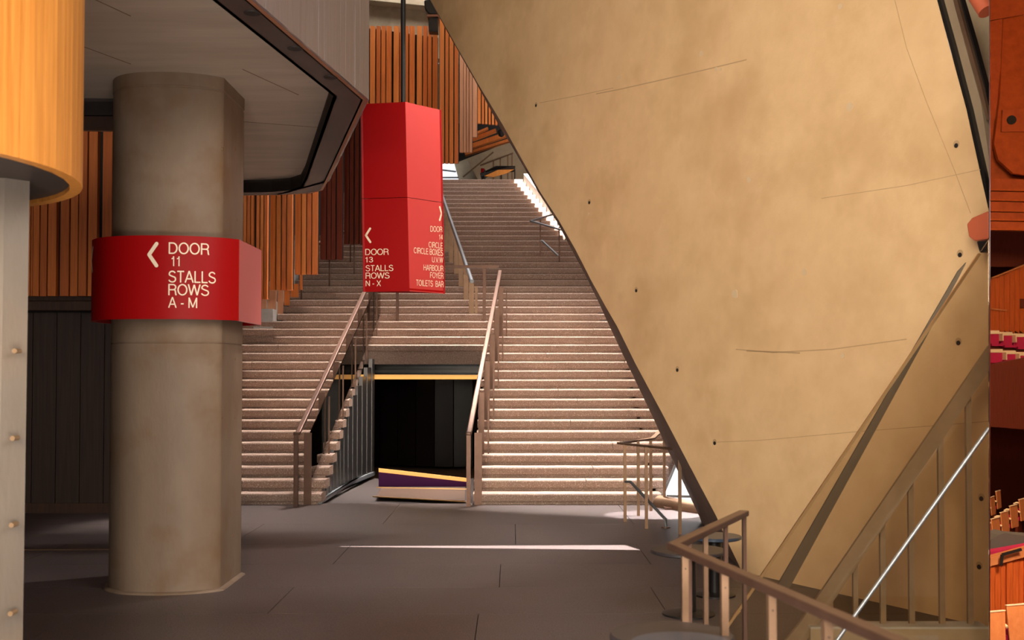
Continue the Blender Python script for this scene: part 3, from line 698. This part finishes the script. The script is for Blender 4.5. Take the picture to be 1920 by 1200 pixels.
# bottom follows the floor
bot = [Vector((fe[-1].x, fe[-1].y, zlow)), Vector((right[0].x, right[0].y, zlow))]
face_pts = fe + bot + [right[0]] + right[1:]
face_pts = [p for p in face_pts]
right[0].z = max(right[0].z, zlow + .01)
MB().add(face_pts + [p + ALONG * .5 for p in face_pts],
         [tuple(range(len(face_pts))), tuple(range(2 * len(face_pts) - 1, len(face_pts) - 1, -1))] +
         [(i, (i + 1) % len(face_pts), (i + 1) % len(face_pts) + len(face_pts), i + len(face_pts)) for i in range(len(fe) - 1, len(face_pts))]).build('front_face', 'strut_concrete', bt)
sd = MB(); m_ = len(fe)
sd.v = [Vector(p) for p in fe] + [Vector(p) for p in be]
sd.f = [(i, i + 1, i + 1 + m_, i + m_) for i in range(m_ - 1)]
sd.build('side_face', 'side_concrete', bt)
# formwork seams: narrow recessed-looking fins a few millimetres proud
def seam(pts, wpx=.008, m='seam'):
    mb = MB()
    for a, b in zip(pts[:-1], pts[1:]):
        p, q = W(*a, -.001), W(*b, -.001); mb.bar(p, q, .004, wpx)
    mb.build('formwork_seam', m, bt)
mat('faint_seam', (.47, .31, .17), .8)
seam([(1012, 193), (1090, 178), (1150, 165)], .006, 'faint_seam'); seam([(1118, 176), (1160, 168), (1240, 150), (1330, 129), (1400, 112)], .010, 'faint_seam')
seam([(1540, 372), (1700, 348), (1838, 318)], .005, 'faint_seam'); seam([(1380, 655), (1450, 661), (1560, 655), (1700, 636)], .008, 'faint_seam')
seam([(1345, 829), (1420, 826), (1490, 820), (1600, 810), (1854, 790)], .005, 'faint_seam')
seam([(1678, 0), (1700, 90), (1737, 190), (1790, 320), (1820, 400)], .005, 'faint_seam')
seam([(1400, 658), (1460, 660), (1500, 662)], .012, 'faint_seam')
for px, py in ((1005, 198), (1105, 380), (1193, 545), (1270, 694), (1340, 831), (1793, 273), (1797, 643), (1800, 478), (1836, 1063), (1840, 935)):
    p = W(px, py); MB().tube([p + n0 * .003, p - n0 * .02], .017, 12).build('tie_hole', 'dark', bt)
    q = p + Vector((0, 0, .010)); MB().tube([q + n0 * .0005, q - n0 * .02], .028, 12).build('tie_hole_stain', 'faint_seam', bt)
for px, py, r in ((1315, 100, .028), (1343, 130, .022), (1351, 130, .016), (1160, 145, .024), (1593, 200, .034), (1405, 337, .03), (1378, 551, .04), (1508, 511, .028), (1580, 667, .022), (1576, 12, .026), (1103, 402, .018), (1113, 160, .014), (990, 193, .02)):
    p = W(px, py); c8 = []
    ex = n0.cross(Vector((0, 0, 1))); 
    for i in range(10):
        a = 2 * PI * i / 10; rr = r * random.uniform(.8, 1.15); c8.append(p + ex * rr * math.cos(a) + Vector((0, 0, rr * math.sin(a))) + n0 * .002)
    MB().prism(c8, -n0 * .01).build('plaster_patch', 'patch', bt)

# steel channel, upper concrete and orange tube at the top right
NP_ = (ray(1855, 0).cross(ray(1855, 1200))).normalized()        # plane of the hall wall seen edge-on
t = thing('concrete_rib', 'pale concrete rib rising behind the dark channel at upper right', 'beam', W(1820, 120, -.5))
MB().prism([W(1775, -70, -.7), W(1856, -70, -.7), W(1856, 420, -.7), W(1835, 400, -.7)], -n0 * .15).build('rib_face', 'back_concrete', t)
t = thing('steel_channel', 'dark steel channel running down the right edge of the buttress', 'channel', W(1820, 200, -.2))
def strip_bar(pts, half, off, m, name, th=.05):
    a = [W(x - half, y, off) for x, y in pts]; b = [W(min(x + half, 1855), y, off) for x, y in reversed(pts)]
    poly = a + b; return MB().prism(poly, -n0 * th).build(name, m, t)
strip_bar([(1758, -70), (1776, 0), (1800, 90), (1828, 190), (1850, 300), (1852, 400)], 11, -.06, 'band_metal', 'channel_web')
strip_bar([(1742, -70), (1760, 0), (1785, 90), (1815, 205), (1842, 325), (1853, 390)], 3.5, -.02, 'black_steel', 'outer_lip')
strip_bar([(1776, -70), (1791, 0), (1812, 75), (1836, 160), (1853, 225)], 3.5, -.05, 'bronze_light', 'inner_bead')
strip_bar([(1783, -70), (1798, 0), (1820, 75), (1843, 160), (1854, 205)], 4, -.08, 'black_steel', 'inner_lip')
t = thing('orange_tube', 'orange painted tube crossing the top right corner of the foyer', 'tube', W(1840, 20, .5))
MB().tube([W(1806, -60, .45), W(1826, -16, .45), W(1850, 22, .45)], .055, 16).build('tube', 'orange_paint', t, smooth=True)
t = thing('orange_fin', 'orange painted steel fin joining the buttress above the glass', 'bracket', W(1840, 425, .2))
MB().prism([W(1812, 420, .2), W(1822, 408, .2), W(1855, 394, .2), W(1855, 448, .2), W(1826, 452, .2), (W(1816, 444, .2))], -n0 * .12).build('fin', 'orange_paint', t, bevel=.01)
MB().prism([W(1830, 452, .24), W(1855, 450, .24), W(1855, 472, .24), W(1836, 474, .24)], -n0 * .15).build('collar', 'black_steel', t, bevel=.01)

# ================================================================== GLASS STAIR BALUSTRADE AT RIGHT
YG = 7.2
gb = thing('glass_balustrade', 'sloping clear glass panel with brass top edge in front of the buttress', 'balustrade', (2.2, YG, 0))
def flo(px, Y): q = PY(px, 1000, Y); return Vector((q.x, q.y, 0))
g = [PY(1345, 1203, YG), PY(1836, 476, YG), PY(1855, 448, YG), PY(1855, 1235, YG)]; g[3].z = 0
g[0] = PY(1331, 1224, YG); g[0].z = .01
MB().prism(g, (0, .012, 0)).build('pane', 'glass', gb)
MB().bar(PY(1332, 1222, YG), PY(1836, 476, YG), .02, .016).build('edge_trim', 'brass', gb)
MB().prism([PY(1446, 1118, YG + .35), PY(1472, 1118, YG + .35), PY(1798, 520, YG + .35), PY(1812, 492, YG + .35), PY(1797, 508, YG + .35)], (0, .02, 0)).build('shade_smear', 'shade_tone', gb)  # dark light-and-shade smear behind the glass, modelled as a flat strip
YR = 7.62
sr = thing('stair_side_rail', 'wide flat sloping bronze stair rail with upright bars behind the glass', 'railing', (2.4, YR, 0))
bandp = [PY(1470, 1205, YR), PY(1500, 1168, YR), PY(1855, 648, YR), PY(1855, 695, YR), PY(1527, 1180, YR), PY(1505, 1210, YR)]
MB().prism(bandp, (0, .03, 0)).build('rail_band', 'band_metal', sr)
for px, yt_, wd in ((1818, 745, 10), (1766, 822, 10), (1710, 895, 10), (1657, 968, 10), (1606, 1040, 9), (1560, 1105, 8), (1521, 1150, 7)):
    a, b = PY(px - wd / 2 - 2, yt_ - 8, YR + .03), PY(px + wd / 2 - 2, yt_ - 8, YR + .03); zb_ = PY(px, 1175, YR + .03).z
    MB().prism([(a.x, a.y, zb_), (b.x, b.y, zb_), (b.x, b.y, b.z), (a.x, a.y, a.z)], (0, .03, 0)).build('upright', 'band_metal', sr)
pa, pb = PY(1516, 1163, YR), PY(1855, 1163, YR)
zt_ = PY(1700, 1172, YR).z
pl = thing('stair_plinth', 'low stone plinth with pale edge under the stair rail at lower right', 'plinth', (2.6, YR, 0))
MB().box(pa.x, YR - .05, 0, pb.x - .025, YR + .12, zt_ - .014).build('plinth_block', 'back_concrete', pl)
MB().box(pa.x, YR - .055, zt_ - .014, pb.x - .025, YR + .12, zt_).build('pale_edge', 'white_concrete', pl)
sv = thing('steel_handrail', 'thin bright steel handrail sloping in front of the glass panel', 'handrail', (2.3, 6.9, 0))
MB().tube([PY(1535, 1250, 6.95), PY(1570, 1200, 6.95), PY(1854, 803, 6.95)], .0115, 12).build('tube', 'steel', sv, smooth=True)

for _o in list(COL.objects)[_n_before:]:
    if _o.type == 'MESH': clip(_o)
# ================================================================== RAILINGS
def flat_post(p0, z1, wx, wy, m, parent, name='post'):
    return MB().box(p0[0] - wx / 2, p0[1] - wy / 2, p0[2], p0[0] + wx / 2, p0[1] + wy / 2, z1).build(name, m, parent)
def stair_rail(label, xa_, xb_, Y0, k_end, side, infill=True, hr=.95):
    t = thing('stair_railing', label, 'railing', (xa_, Y0, 0), None)
    Yend = nose(k_end) + .15
    def X(Y): return xa_ + (xb_ - xa_) * (Y - Y0) / (Yend - Y0)
    def Z(Y): return hr + (Y - Y0) * R / T
    a = Vector((X(Y0), Y0 - .12, hr)); b = Vector((X(Y0 + .02), Y0 + .02, hr)); c = Vector((X(Yend), Yend, Z(Yend)))
    MB().bar(a, b, .07, .045).build('handrail', 'bronze', t, bevel=.012)
    MB().bar(b, c, .07, .045).build('handrail', 'bronze', t, bevel=.012)
    flat_post((X(Y0), Y0 - .09, 0), hr - .02, .055, .06, 'bronze', t)
    flat_post((X(Y0) + side * .12, Y0 + .10, 0), hr + .0, .10, .02, 'bronze', t)
    k = 1
    while nose(k) < Yend - .3:
        if k % 3 == 1 and k > 1:
            Y = nose(k) + .1; flat_post((X(Y) + side * .06, Y, k * R), Z(Y) - .02, .085, .025, 'bronze', t)
            flat_post((X(Y) + side * .16, Y + .05, k * R), Z(Y) - .08, .02, .02, 'bronze', t)
        k += 1
    # glass infill
    if not infill: return t
    Ya, Yb = Y0 + .1, Yend - .1; xo = side * .12
    MB().add([(X(Ya) + xo, Ya, Z(Ya) - .75), (X(Yb) + xo, Yb, Z(Yb) - .75), (X(Yb) + xo, Yb, Z(Yb) - .08), (X(Ya) + xo, Ya, Z(Ya) - .08),
              (X(Ya) + xo + .01, Ya, Z(Ya) - .75), (X(Yb) + xo + .01, Yb, Z(Yb) - .75), (X(Yb) + xo + .01, Yb, Z(Yb) - .08), (X(Ya) + xo + .01, Ya, Z(Ya) - .08)],
             [(0, 1, 2, 3), (7, 6, 5, 4), (0, 4, 5, 1), (3, 2, 6, 7), (0, 3, 7, 4), (1, 5, 6, 2)]).build('glass_infill', 'rail_glass', t)
    return t
stair_rail('bronze stair railing climbing the left side of the dark opening', PY(557, 945, 15.5).x, -2.50, 15.5, 18, 1)
stair_rail('bronze stair railing climbing the right side of the dark opening', PY(879, 945, 15.5).x, PY(938, 500, 21.3).x, 15.5, 18, 1, False)
# level rail over the opening
t = thing('landing_railing', 'level bronze railing across the stairs at the middle landing', 'railing', (-1.3, 21.4, 18 * R))
za = PY(880, 500, 21.42).z; xl = -2.45; xr_ = PY(935, 500, 21.42).x
MB().bar((xl, 21.42, za), (xr_, 21.42, za), .06, .05).build('handrail', 'bronze', t)
for px, wd in ((700, .04), (745, .055), (908, .055)):
    q = PY(px, 600, 21.42); flat_post((q.x, 21.42, 18 * R), za - .02, wd, .02, 'bronze', t)
# central handrail of the upper flight
t = thing('upper_handrail', 'sloping handrail with flat pale bronze posts right of the hanging sign', 'railing', (-.8, 21.5, 18 * R))
p0 = PY(885, 528, 21.5); p1 = PY(833, 378, 25.4); dv = p1 - p0
MB().tube([p0 - Vector((0, .05, 0)), p0, p1, p0 + dv * 2.0], .035, 12).build('handrail', 'steel', t, smooth=True)
for f_ in (0, .17, .34, .51, .70, .88, 1.1, 1.35, 1.6, 1.85):
    p = p0 + dv * f_; kk = max(18, math.floor((p.y - D0) / T) + 1)
    MB().box(p.x - .055, p.y - .012, kk * R, p.x + .035, p.y + .012, p.z - .02).build('post', 'bronze_light', t)
    if f_ == 0: MB().box(p.x + .055, p.y - .012, kk * R, p.x + .105, p.y + .012, p.z - .08).build('post', 'bronze_light', t)
# left thin-post railing of the upper flight
t = thing('left_stair_railing', 'thin-posted railing on the left of the upper flight, below the timber screens', 'railing', (-3.9, 22.4, 19 * R))
pp = []
for px, py, D in ((565, 561, 22.4), (617.5, 540, 22.95), (657, 497, 24.1), (664, 519, 23.5), (700, 500, 24.2)):
    q = PY(px, py, D); kk = math.floor((D - D0) / T) + 1; z = kk * R
    MB().bar((q.x, D, z), (q.x, D, z + .95), .025, .025).build('post', 'bronze', t)
    if px != 657: pp.append(Vector((q.x, D, z + .95)))
MB().tube(pp, .03).build('handrail', 'bronze', t, smooth=True)
# small rail on the upper flight, right
t = thing('short_stair_railing', 'short blue-grey lit railing end on the upper flight by the buttress', 'railing', (.7, 24.4, 26 * R))
Ya = 24.5
A = PY(1013, 484, Ya); B = PY(1049, 497, 24.2); kA = math.floor((Ya - D0) / T) + 1
MB().bar(PY(1013, 412, Ya), (PY(1013, 412, Ya).x, Ya, kA * R), .03, .03).build('post', 'bronze', t)
MB().bar(PY(1048.5, 425, 24.2), (PY(1048.5, 425, 24.2).x, 24.2, (kA - 1) * R), .03, .03).build('post', 'bronze', t)
MB().tube([PY(1040, 401, 25.3), PY(995, 414.5, 24.6), PY(1056, 432, 24.1)], .022).build('handrail', 'steel', t)
MB().tube([PY(1013, 452, Ya), PY(1017, 452, Ya), PY(1047, 480, 24.2)], .022).build('low_handrail', 'steel', t)

# small foyer rail near the stair foot on the right
t = thing('foyer_railing', 'slender bronze railing beside the foot of the stairs, under the buttress edge', 'railing', (1.5, 13.5, 0))
zr = PY(1172, 833, 13.77).z
def fp(px, py): q = PZ(px, py, 0); return q
base = [fp(1172, 978), fp(1212, 991), fp(1275, 1002), fp(1197, 967), fp(1220.5, 958)]
for b in base: MB().bar((b.x, b.y, 0), (b.x, b.y, zr), .034, .034).build('post', 'bronze_light', t)
pq = PZ(1249, 935, 0); MB().bar((1.98, 15.3, 0), (1.98, 15.3, zr), .034, .034).build('post', 'bronze_light', t)
H = lambda b: Vector((b.x, b.y, zr))
cn = PZ(1161, 831, zr)
for a, b in ((cn, H(base[2]) + Vector((.02, 0, 0))), (cn, H(base[4]) + Vector((.03, .06, 0))), (H(base[4]) + Vector((.03, .06, 0)), Vector((2.05, 15.7, zr + .12)))):
    MB().bar(a, b, .06, .022).build('handrail', 'bronze_light', t)
a = PY(1172, 903, base[0].y); b = PY(1182, 903, base[0].y - .1); c = PY(1248, 974, 13.3); 
MB().tube([a, b, c, (c.x, c.y, 0)], .018).build('low_handrail', 'steel', t, smooth=True)
MB().lathe((c.x, c.y, 0), [(.05, 0), (.05, .01)], 16).build('foot_plate', 'bronze', t)
# bronze roller and daylight triangle behind it
t = thing('bronze_roller', 'thick horizontal bronze tube lying at the foot of the window under the buttress', 'tube', (2.5, 15.0, 0))
MB().tube([PY(1237, 945, 15.4), PY(1330, 962, 14.6)], .115, 24).build('tube', 'bronze_light', t, smooth=True)
MB().box(1.95, 15.02, 0, 2.5, 15.22, .03).build('cradle', 'bronze', t)
wn2 = struct(MB().prism([PY(1234, 946, 15.5), PY(1345, 946, 15.5), PY(1345, 850, 15.5), PY(1275, 850, 15.5)], (0, .04, 0)).build('window_2', 'sky_panel'))
for a, b in (((1236, 944), (1275, 852)), ((1250, 930), (1330, 932)), ((1272, 880), (1320, 935))): MB().bar(PY(*a, 15.47), PY(*b, 15.47), .03, .03).build('frame_bar', 'steel', wn2)
# foreground railing
t = thing('foreground_railing', 'bronze flat-bar railing turning a corner at lower right, nearest the camera', 'railing', (.9, 5, 0))
ZRl = 1.0
c0 = PZ(1395, 962, ZRl); c1 = PZ(1263, 1024, ZRl); c2_ = PZ(1680, 1206, ZRl); c2_ = c2_ + (c2_ - c1) * .35
MB().bar(c1, c0, .055, .03).build('handrail', 'bronze', t, bevel=.006)
MB().bar(c1 + (c1 - c2_).normalized() * .01, c2_, .055, .032).build('handrail', 'bronze', t, bevel=.006)
def rp_(px, a, b):
    for i in range(2001):
        p = a.lerp(b, i / 2000); r = ray(px, 1100)
        if (p.x / p.y - r.x / r.y) * ((a.x / a.y - r.x / r.y) or 1) <= 0: return p
    return b
for px, a, b, m, wd in ((1396, c1, c0, 'bronze', .018), (1361, c1, c0, 'bronze', .018), (1323, c1, c0, 'bronze_light', .02), (1292, c1, c0, 'bronze', .02), (1284, c1, c2_, 'bronze_light', .026), (1358, c1, c2_, 'bronze_light', .026), (1446, c1, c2_, 'bronze_light', .026), (1550, c1, c2_, 'bronze_light', .026), (1690, c1, c2_, 'bronze_light', .026)):
    p = rp_(px, a, b)
    MB().box(p.x - wd / 2, p.y - .02, 0, p.x + wd / 2, p.y + .02, ZRl - .01).build('post', m, t)
    if m == 'bronze_light' and b is c2_:
        q = (p.x, p.y - .02, .93); MB().tube([q, (p.x, p.y - .023, .93)], .003, 8).build('screw', 'black_steel', t)

# ================================================================== TABLES
def table(label, c, rtop, ztop, m, grp='small round black tables', rb=None, th=.03):
    t = thing('round_table', label, 'table', (c[0], c[1], 0), grp)
    cc = Vector((c[0], c[1], 0))
    MB().lathe(cc, [(rtop - .02, ztop - th), (rtop, ztop - th + .008), (rtop, ztop - .006), (rtop - .006, ztop)], 64).build('table_top', m, t, smooth=True)
    rb = rb or rtop * .65
    MB().lathe(cc, [(rb, 0), (rb, .012), (rb - .03, .02), (.07, .03)], 48).build('base_plate', 'black_steel', t, smooth=True)
    MB().tube([cc + Vector((0, 0, .02)), cc + Vector((0, 0, ztop - th))], .055, 24).build('pedestal', 'black_steel', t, smooth=True)
    return t
p = PZ(1291, 1152, 0); zt1 = PY(1291, 1030, p.y).z
table('low round black pedestal table behind the corner of the foreground railing', (p.x, p.y), .275, zt1, 'table_top', rb=.19)
q = PZ(1335, 1004, zt1); table('dark blue-black round table behind the railing, against the buttress foot', (q.x + .02, q.y), .21, zt1, 'table_blue', rb=.16)
a = PZ(1258, 1186, .75); table('dark round table top cut by the bottom edge, rear one of the two nearest', (a.x, a.y - .02), .235, .75, 'table_top')
a = PZ(1275, 1206, .755); table('darkest round table top at the bottom edge, front one of the two nearest', (a.x, a.y - .06), .19, .77, 'table_blue')

# ================================================================== CONCERT HALL BEHIND THE RIGHT WALL
def HP(px, py, Y): return PY(px, py, Y)
wr = struct(MB().add([], []).add([HP(1855, 1300, 6.8), HP(1855, 1300, 60), HP(1855, -80, 60), HP(1855, -80, 6.8),
        HP(1855.3, 1300, 6.8), HP(1857, 1300, 60), HP(1857, -80, 60), HP(1855.3, -80, 6.8)],
        [(0, 1, 2, 3), (7, 6, 5, 4), (0, 4, 5, 1), (3, 2, 6, 7), (0, 3, 7, 4), (1, 5, 6, 2)]).build('wall_right', 'hall_dark_wood'))
# hall shell
XH = lambda Y: Y * .62
struct(MB().prism([(2.6, 6.4, -5.2), (XH(6), 6.4, -5.2), (XH(60), 60, -5.2), (60 * .4, 60, -5.2)], (0, 0, .2)).build('floor_hall', 'hall_dark_wood'))
struct(MB().prism([(XH(5.6), 5.6, -5), (XH(60), 60, -5), (XH(60), 60, 22), (XH(5.6), 5.6, 22)], (.2, 0, 0)).build('wall_hall_side', 'hall_dark_wood'))
struct(MB().box(22, 58, -5, 40, 58.2, 22).build('wall_hall_end', 'hall_dark_wood'))
struct(MB().prism([(2.0, 4.6, 20), (XH(6), 4.6, 20), (XH(60), 60, 20), (60 * .4, 60, 20)], (0, 0, .2)).build('ceiling_hall', 'hall_orange'))
area('hall_fill', (11.0, 24, 9), (20.5, 46, 2), 3, 2, 3200, (1, .72, .42))  # added lamp lighting the hall interior
area('hall_fill_low', (8.5, 16.6, 2.2), (10.4, 24, -2.4), 1.2, 1.2, 900, (1, .78, .55))  # added low lamp brightening the nearest seat backs
RX = 2000   # pieces run on past the right edge of the photo
def hpoly(name, lab, cat, pts, Y, m, th=.2, parent=None, tilt=0):
    o = MB().prism([HP(x, y, Y + (tilt * (y - pts[0][1]) / 100)) for x, y in pts], (0, th, 0))
    if parent: return o.build(name, m, parent)
    oo = o.build(name, m, origin=HP(*pts[0], Y)); oo['label'] = lab; oo['category'] = cat; return oo
t = thing('acoustic_ceiling', 'orange moulded acoustic ceiling panels of the concert hall strip', 'ceiling panel', HP(1890, 330, 46))
hpoly('panel', '', '', [(1857, -80), (RX, -80), (RX, 5), (1920, 27), (1857, 38)], 46, 'hall_orange', parent=t)
hpoly('panel', '', '', [(1857, 40), (1880, 35), (1874, 180), (1864, 262), (1857, 300)], 46, 'hall_orange', parent=t)
hpoly('panel', '', '', [(1881, 35), (1920, 28), (RX, 6), (RX, 340), (1900, 325), (1872, 300), (1864, 270), (1875, 180)], 46.2, 'hall_orange', parent=t, tilt=-.3)
hpoly('panel', '', '', [(1857, 283), (1864, 283), (1872, 305), (1900, 330), (RX, 345), (RX, 372), (1857, 366)], 46.6, 'hall_orange', parent=t)
hpoly('port_frame', '', '', [(1880, 206), (RX, 200), (RX, 245), (1878, 247)], 45.35, 'hall_orange', parent=t, th=.1)
c = HP(1897.5, 224.5, 45.25); MB().tube([c, c + Vector((0, .08, 0))], .175, 24).build('round_port', 'dark', t)
for i, (y0, y1) in enumerate(((335, 354), (359, 373), (378, 393), (398, 410), (415, 428))):
    hpoly('ledge', '', '', [(1857, y0), (RX, y0 + 3), (RX, y1 + 3), (1857, y1)], 45.6 - i * .25, 'hall_orange', parent=t)
    hpoly('ledge_edge', '', '', [(1857, y1), (RX, y1 + 3), (RX, y1 + 6), (1857, y1 + 3)], 45.3 - i * .25, 'hall_wood', parent=t, th=.3)
hpoly('dark_wall_panel', 'dark timber wall panel under the orange ceiling ledges in the concert hall', 'wall panel', [(1857, 432), (RX, 434), (RX, 500), (1857, 500)], 50, 'hall_dark_wood')  # dark band in the dark hall wood
t = thing('box_front', 'glowing orange timber box front with sloping top in the concert hall', 'wall panel', HP(1890, 610, 47))
xs = [1857, 1866, 1874, 1883, 1893, 1903, 1912, 1921, 1935, 1955, 1980, RX]
for i in range(len(xs) - 1):
    ya, yb_ = 523 - (xs[i] - 1857) * .40, 523 - (xs[i + 1] - 1857) * .40
    hpoly('board', '', '', [(xs[i], ya), (xs[i + 1] - .5, yb_), (xs[i + 1] - .5, 626), (xs[i], 620)], 47 + .05 * (i % 2), 'hall_wood', parent=t)
MB().bar(HP(1857, 522, 46.9), HP(RX, 465, 46.9), .2, .05).build('top_rail', 'seat_wood', t)
MB().bar(HP(1857, 579, 46.9), HP(1888, 582, 46.9), .05, .05).build('thin_rail', 'seat_wood', t)
hpoly('wall_slot', '', '', [(1913, 560), (1935, 561), (1935, 578), (1913, 577)], 46.9, 'hall_dark_wood', parent=t, th=.05)
hpoly('front_panel', 'dark red timber balcony front below the magenta seats', 'wall panel', [(1857, 683), (1920, 671), (RX, 655), (RX, 812), (1857, 800)], 42, 'hall_dark_wood')
# magenta seats
def hseat(p, s, label, grp, m1='magenta'):
    t = thing('theatre_seat', label, 'seat', p, grp); x, y, z = p
    MB().box(x - .24 * s, y - .04, z + .42 * s, x + .24 * s, y + .02, z + .84 * s).build('backrest', m1, t)
    MB().box(x - .27 * s, y - .05, z + .84 * s, x + .27 * s, y + .06, z + .99 * s).build('head_rail', 'seat_edge', t, bevel=.02)
    MB().box(x + .25 * s, y - .35, z + .55 * s, x + .29 * s, y + .03, z + .85 * s).build('side_frame', 'seat_edge', t)
    MB().box(x - .24 * s, y - .42, z + .33 * s, x + .24 * s, y, z + .43 * s).build('seat_pad', m1, t)
    MB().box(x - .2 * s, y - .2, z, x + .2 * s, y - .1, z + .33 * s).build('pedestal', 'hall_dark_wood', t)
    return t
for r_, (Y, ybase, x0, cnt, lb) in enumerate(((44.0, 700, 1868, 4, 'front'), (45.2, 664, 1862, 4, 'rear'))):
    for i in range(cnt):
        px = x0 + i * 24.5; q = HP(px, ybase + (i * 2.8), Y)
        side = ('leftmost', 'second', 'third', 'fourth')[i]
        hseat(q, .92, f'magenta theatre seat, {side} from the left in the {lb} balcony row', 'magenta balcony seats')
# timber-backed seats
def wseat(p, rot, s, label):
    t = thing('stalls_seat', label, 'seat', p, 'timber backed stalls seats'); t.rotation_euler = (0, 0, rot); t.scale = (s, s, s)
    q = bpy.data.objects
    def pb(mb, nm, m, bv=0):
        me = mb.build(nm, m, None, bevel=bv); me.parent = t; me.location = (0, 0, 0)
    pb(MB().add([(-.27, -.04, .35), (.27, -.04, .35), (.30, .0, .95), (-.30, .0, .95), (-.27, -.01, .35), (.27, -.01, .35), (.30, .03, .95), (-.30, .03, .95)],
                [(0, 1, 2, 3), (7, 6, 5, 4), (0, 4, 5, 1), (3, 2, 6, 7), (0, 3, 7, 4), (1, 5, 6, 2)]), 'shell_back', 'seat_wood', .008)
    pb(MB().box(-.30, -.01, .95, .30, .04, .965), 'shell_edge', 'seat_edge')
    pb(MB().tube([(-.31, -.02, .6), (-.31, .1, .66), (-.31, .35, .66), (-.31, .42, .62)], .025), 'armrest', 'seat_edge')
    pb(MB().box(-.26, .03, .35, .26, .48, .45), 'seat_pad', 'magenta', .01)
    pb(MB().box(-.2, .1, 0, .2, .16, .35), 'pedestal', 'hall_dark_wood')
pos = ['left', 'middle', 'right', 'far right']
for i in range(3):   # nearest row
    q = HP(1858 + i * 56, 1150 - i * 14, 20 + i * .35); q.z -= .95 * 1.0
    wseat(q, .35, 1.02, f'large timber backed seat at the bottom right corner, {pos[i]} one of the nearest row')
ords = ['first', 'second', 'third', 'fourth', 'fifth', 'sixth', 'seventh', 'eighth']
for i in range(6):
    q = HP(1850 + i * 17, 984 - i * 12, 30 + i * .9); q.z -= .95
    wseat(q, .85, 1.0, f'timber backed stalls seat, {ords[i]} from the left in the middle stalls row')
for i in range(3):
    q = HP(1850 + i * 11, 937 - i * 11, 35 + i * .9); q.z -= .95
    wseat(q, .95, .9, f'timber backed stalls seat, {ords[i]} from the left in the far short stalls row')
# covered desk, rail and curved box front
o = hpoly('covered_desk', 'grey cloth-covered desk in front of the stalls rows', 'desk', [(1857, 1013), (1872, 1003), (1885, 999), (1905, 1003), (RX, 1010), (RX, 1022), (1857, 1034)], 26, 'grey_cloth', th=.6)
hpoly('magenta_pad', 'magenta padded strip below the grey covered desk', 'pad', [(1857, 1035), (RX, 1010), (RX, 1020), (1857, 1043)], 25.6, 'magenta', th=.3)
t = thing('curved_box', 'curved orange timber box front with black rail above the nearest seats', 'wall panel', HP(1890, 1130, 24))
xs = [1857, 1866, 1877, 1888, 1900, 1911, 1922, 1940, 1960, 1980, RX]
for i in range(len(xs) - 1):
    a0, b0 = xs[i], xs[i + 1] - .6
    hpoly('board', '', '', [(a0, 1062 - (a0 - 1857) * .26), (b0, 1062 - (b0 - 1857) * .26), (b0, 1190), (a0, 1190)], 24 + .04 * (i % 3), 'hall_wood', parent=t)
hpoly('top_board', '', '', [(1857, 1045), (1920, 1028), (RX, 1008), (RX, 1030), (1920, 1045), (1857, 1062)], 23.9, 'seat_wood', parent=t)
MB().bar(HP(1877, 1060, 23.7), HP(1879, 1040, 23.7), .05, .05).build('rail_post', 'black_steel', t)
MB().bar(HP(1879, 1040, 23.7), HP(1915, 1030, 23.7), .05, .05).build('rail_bar', 'black_steel', t)
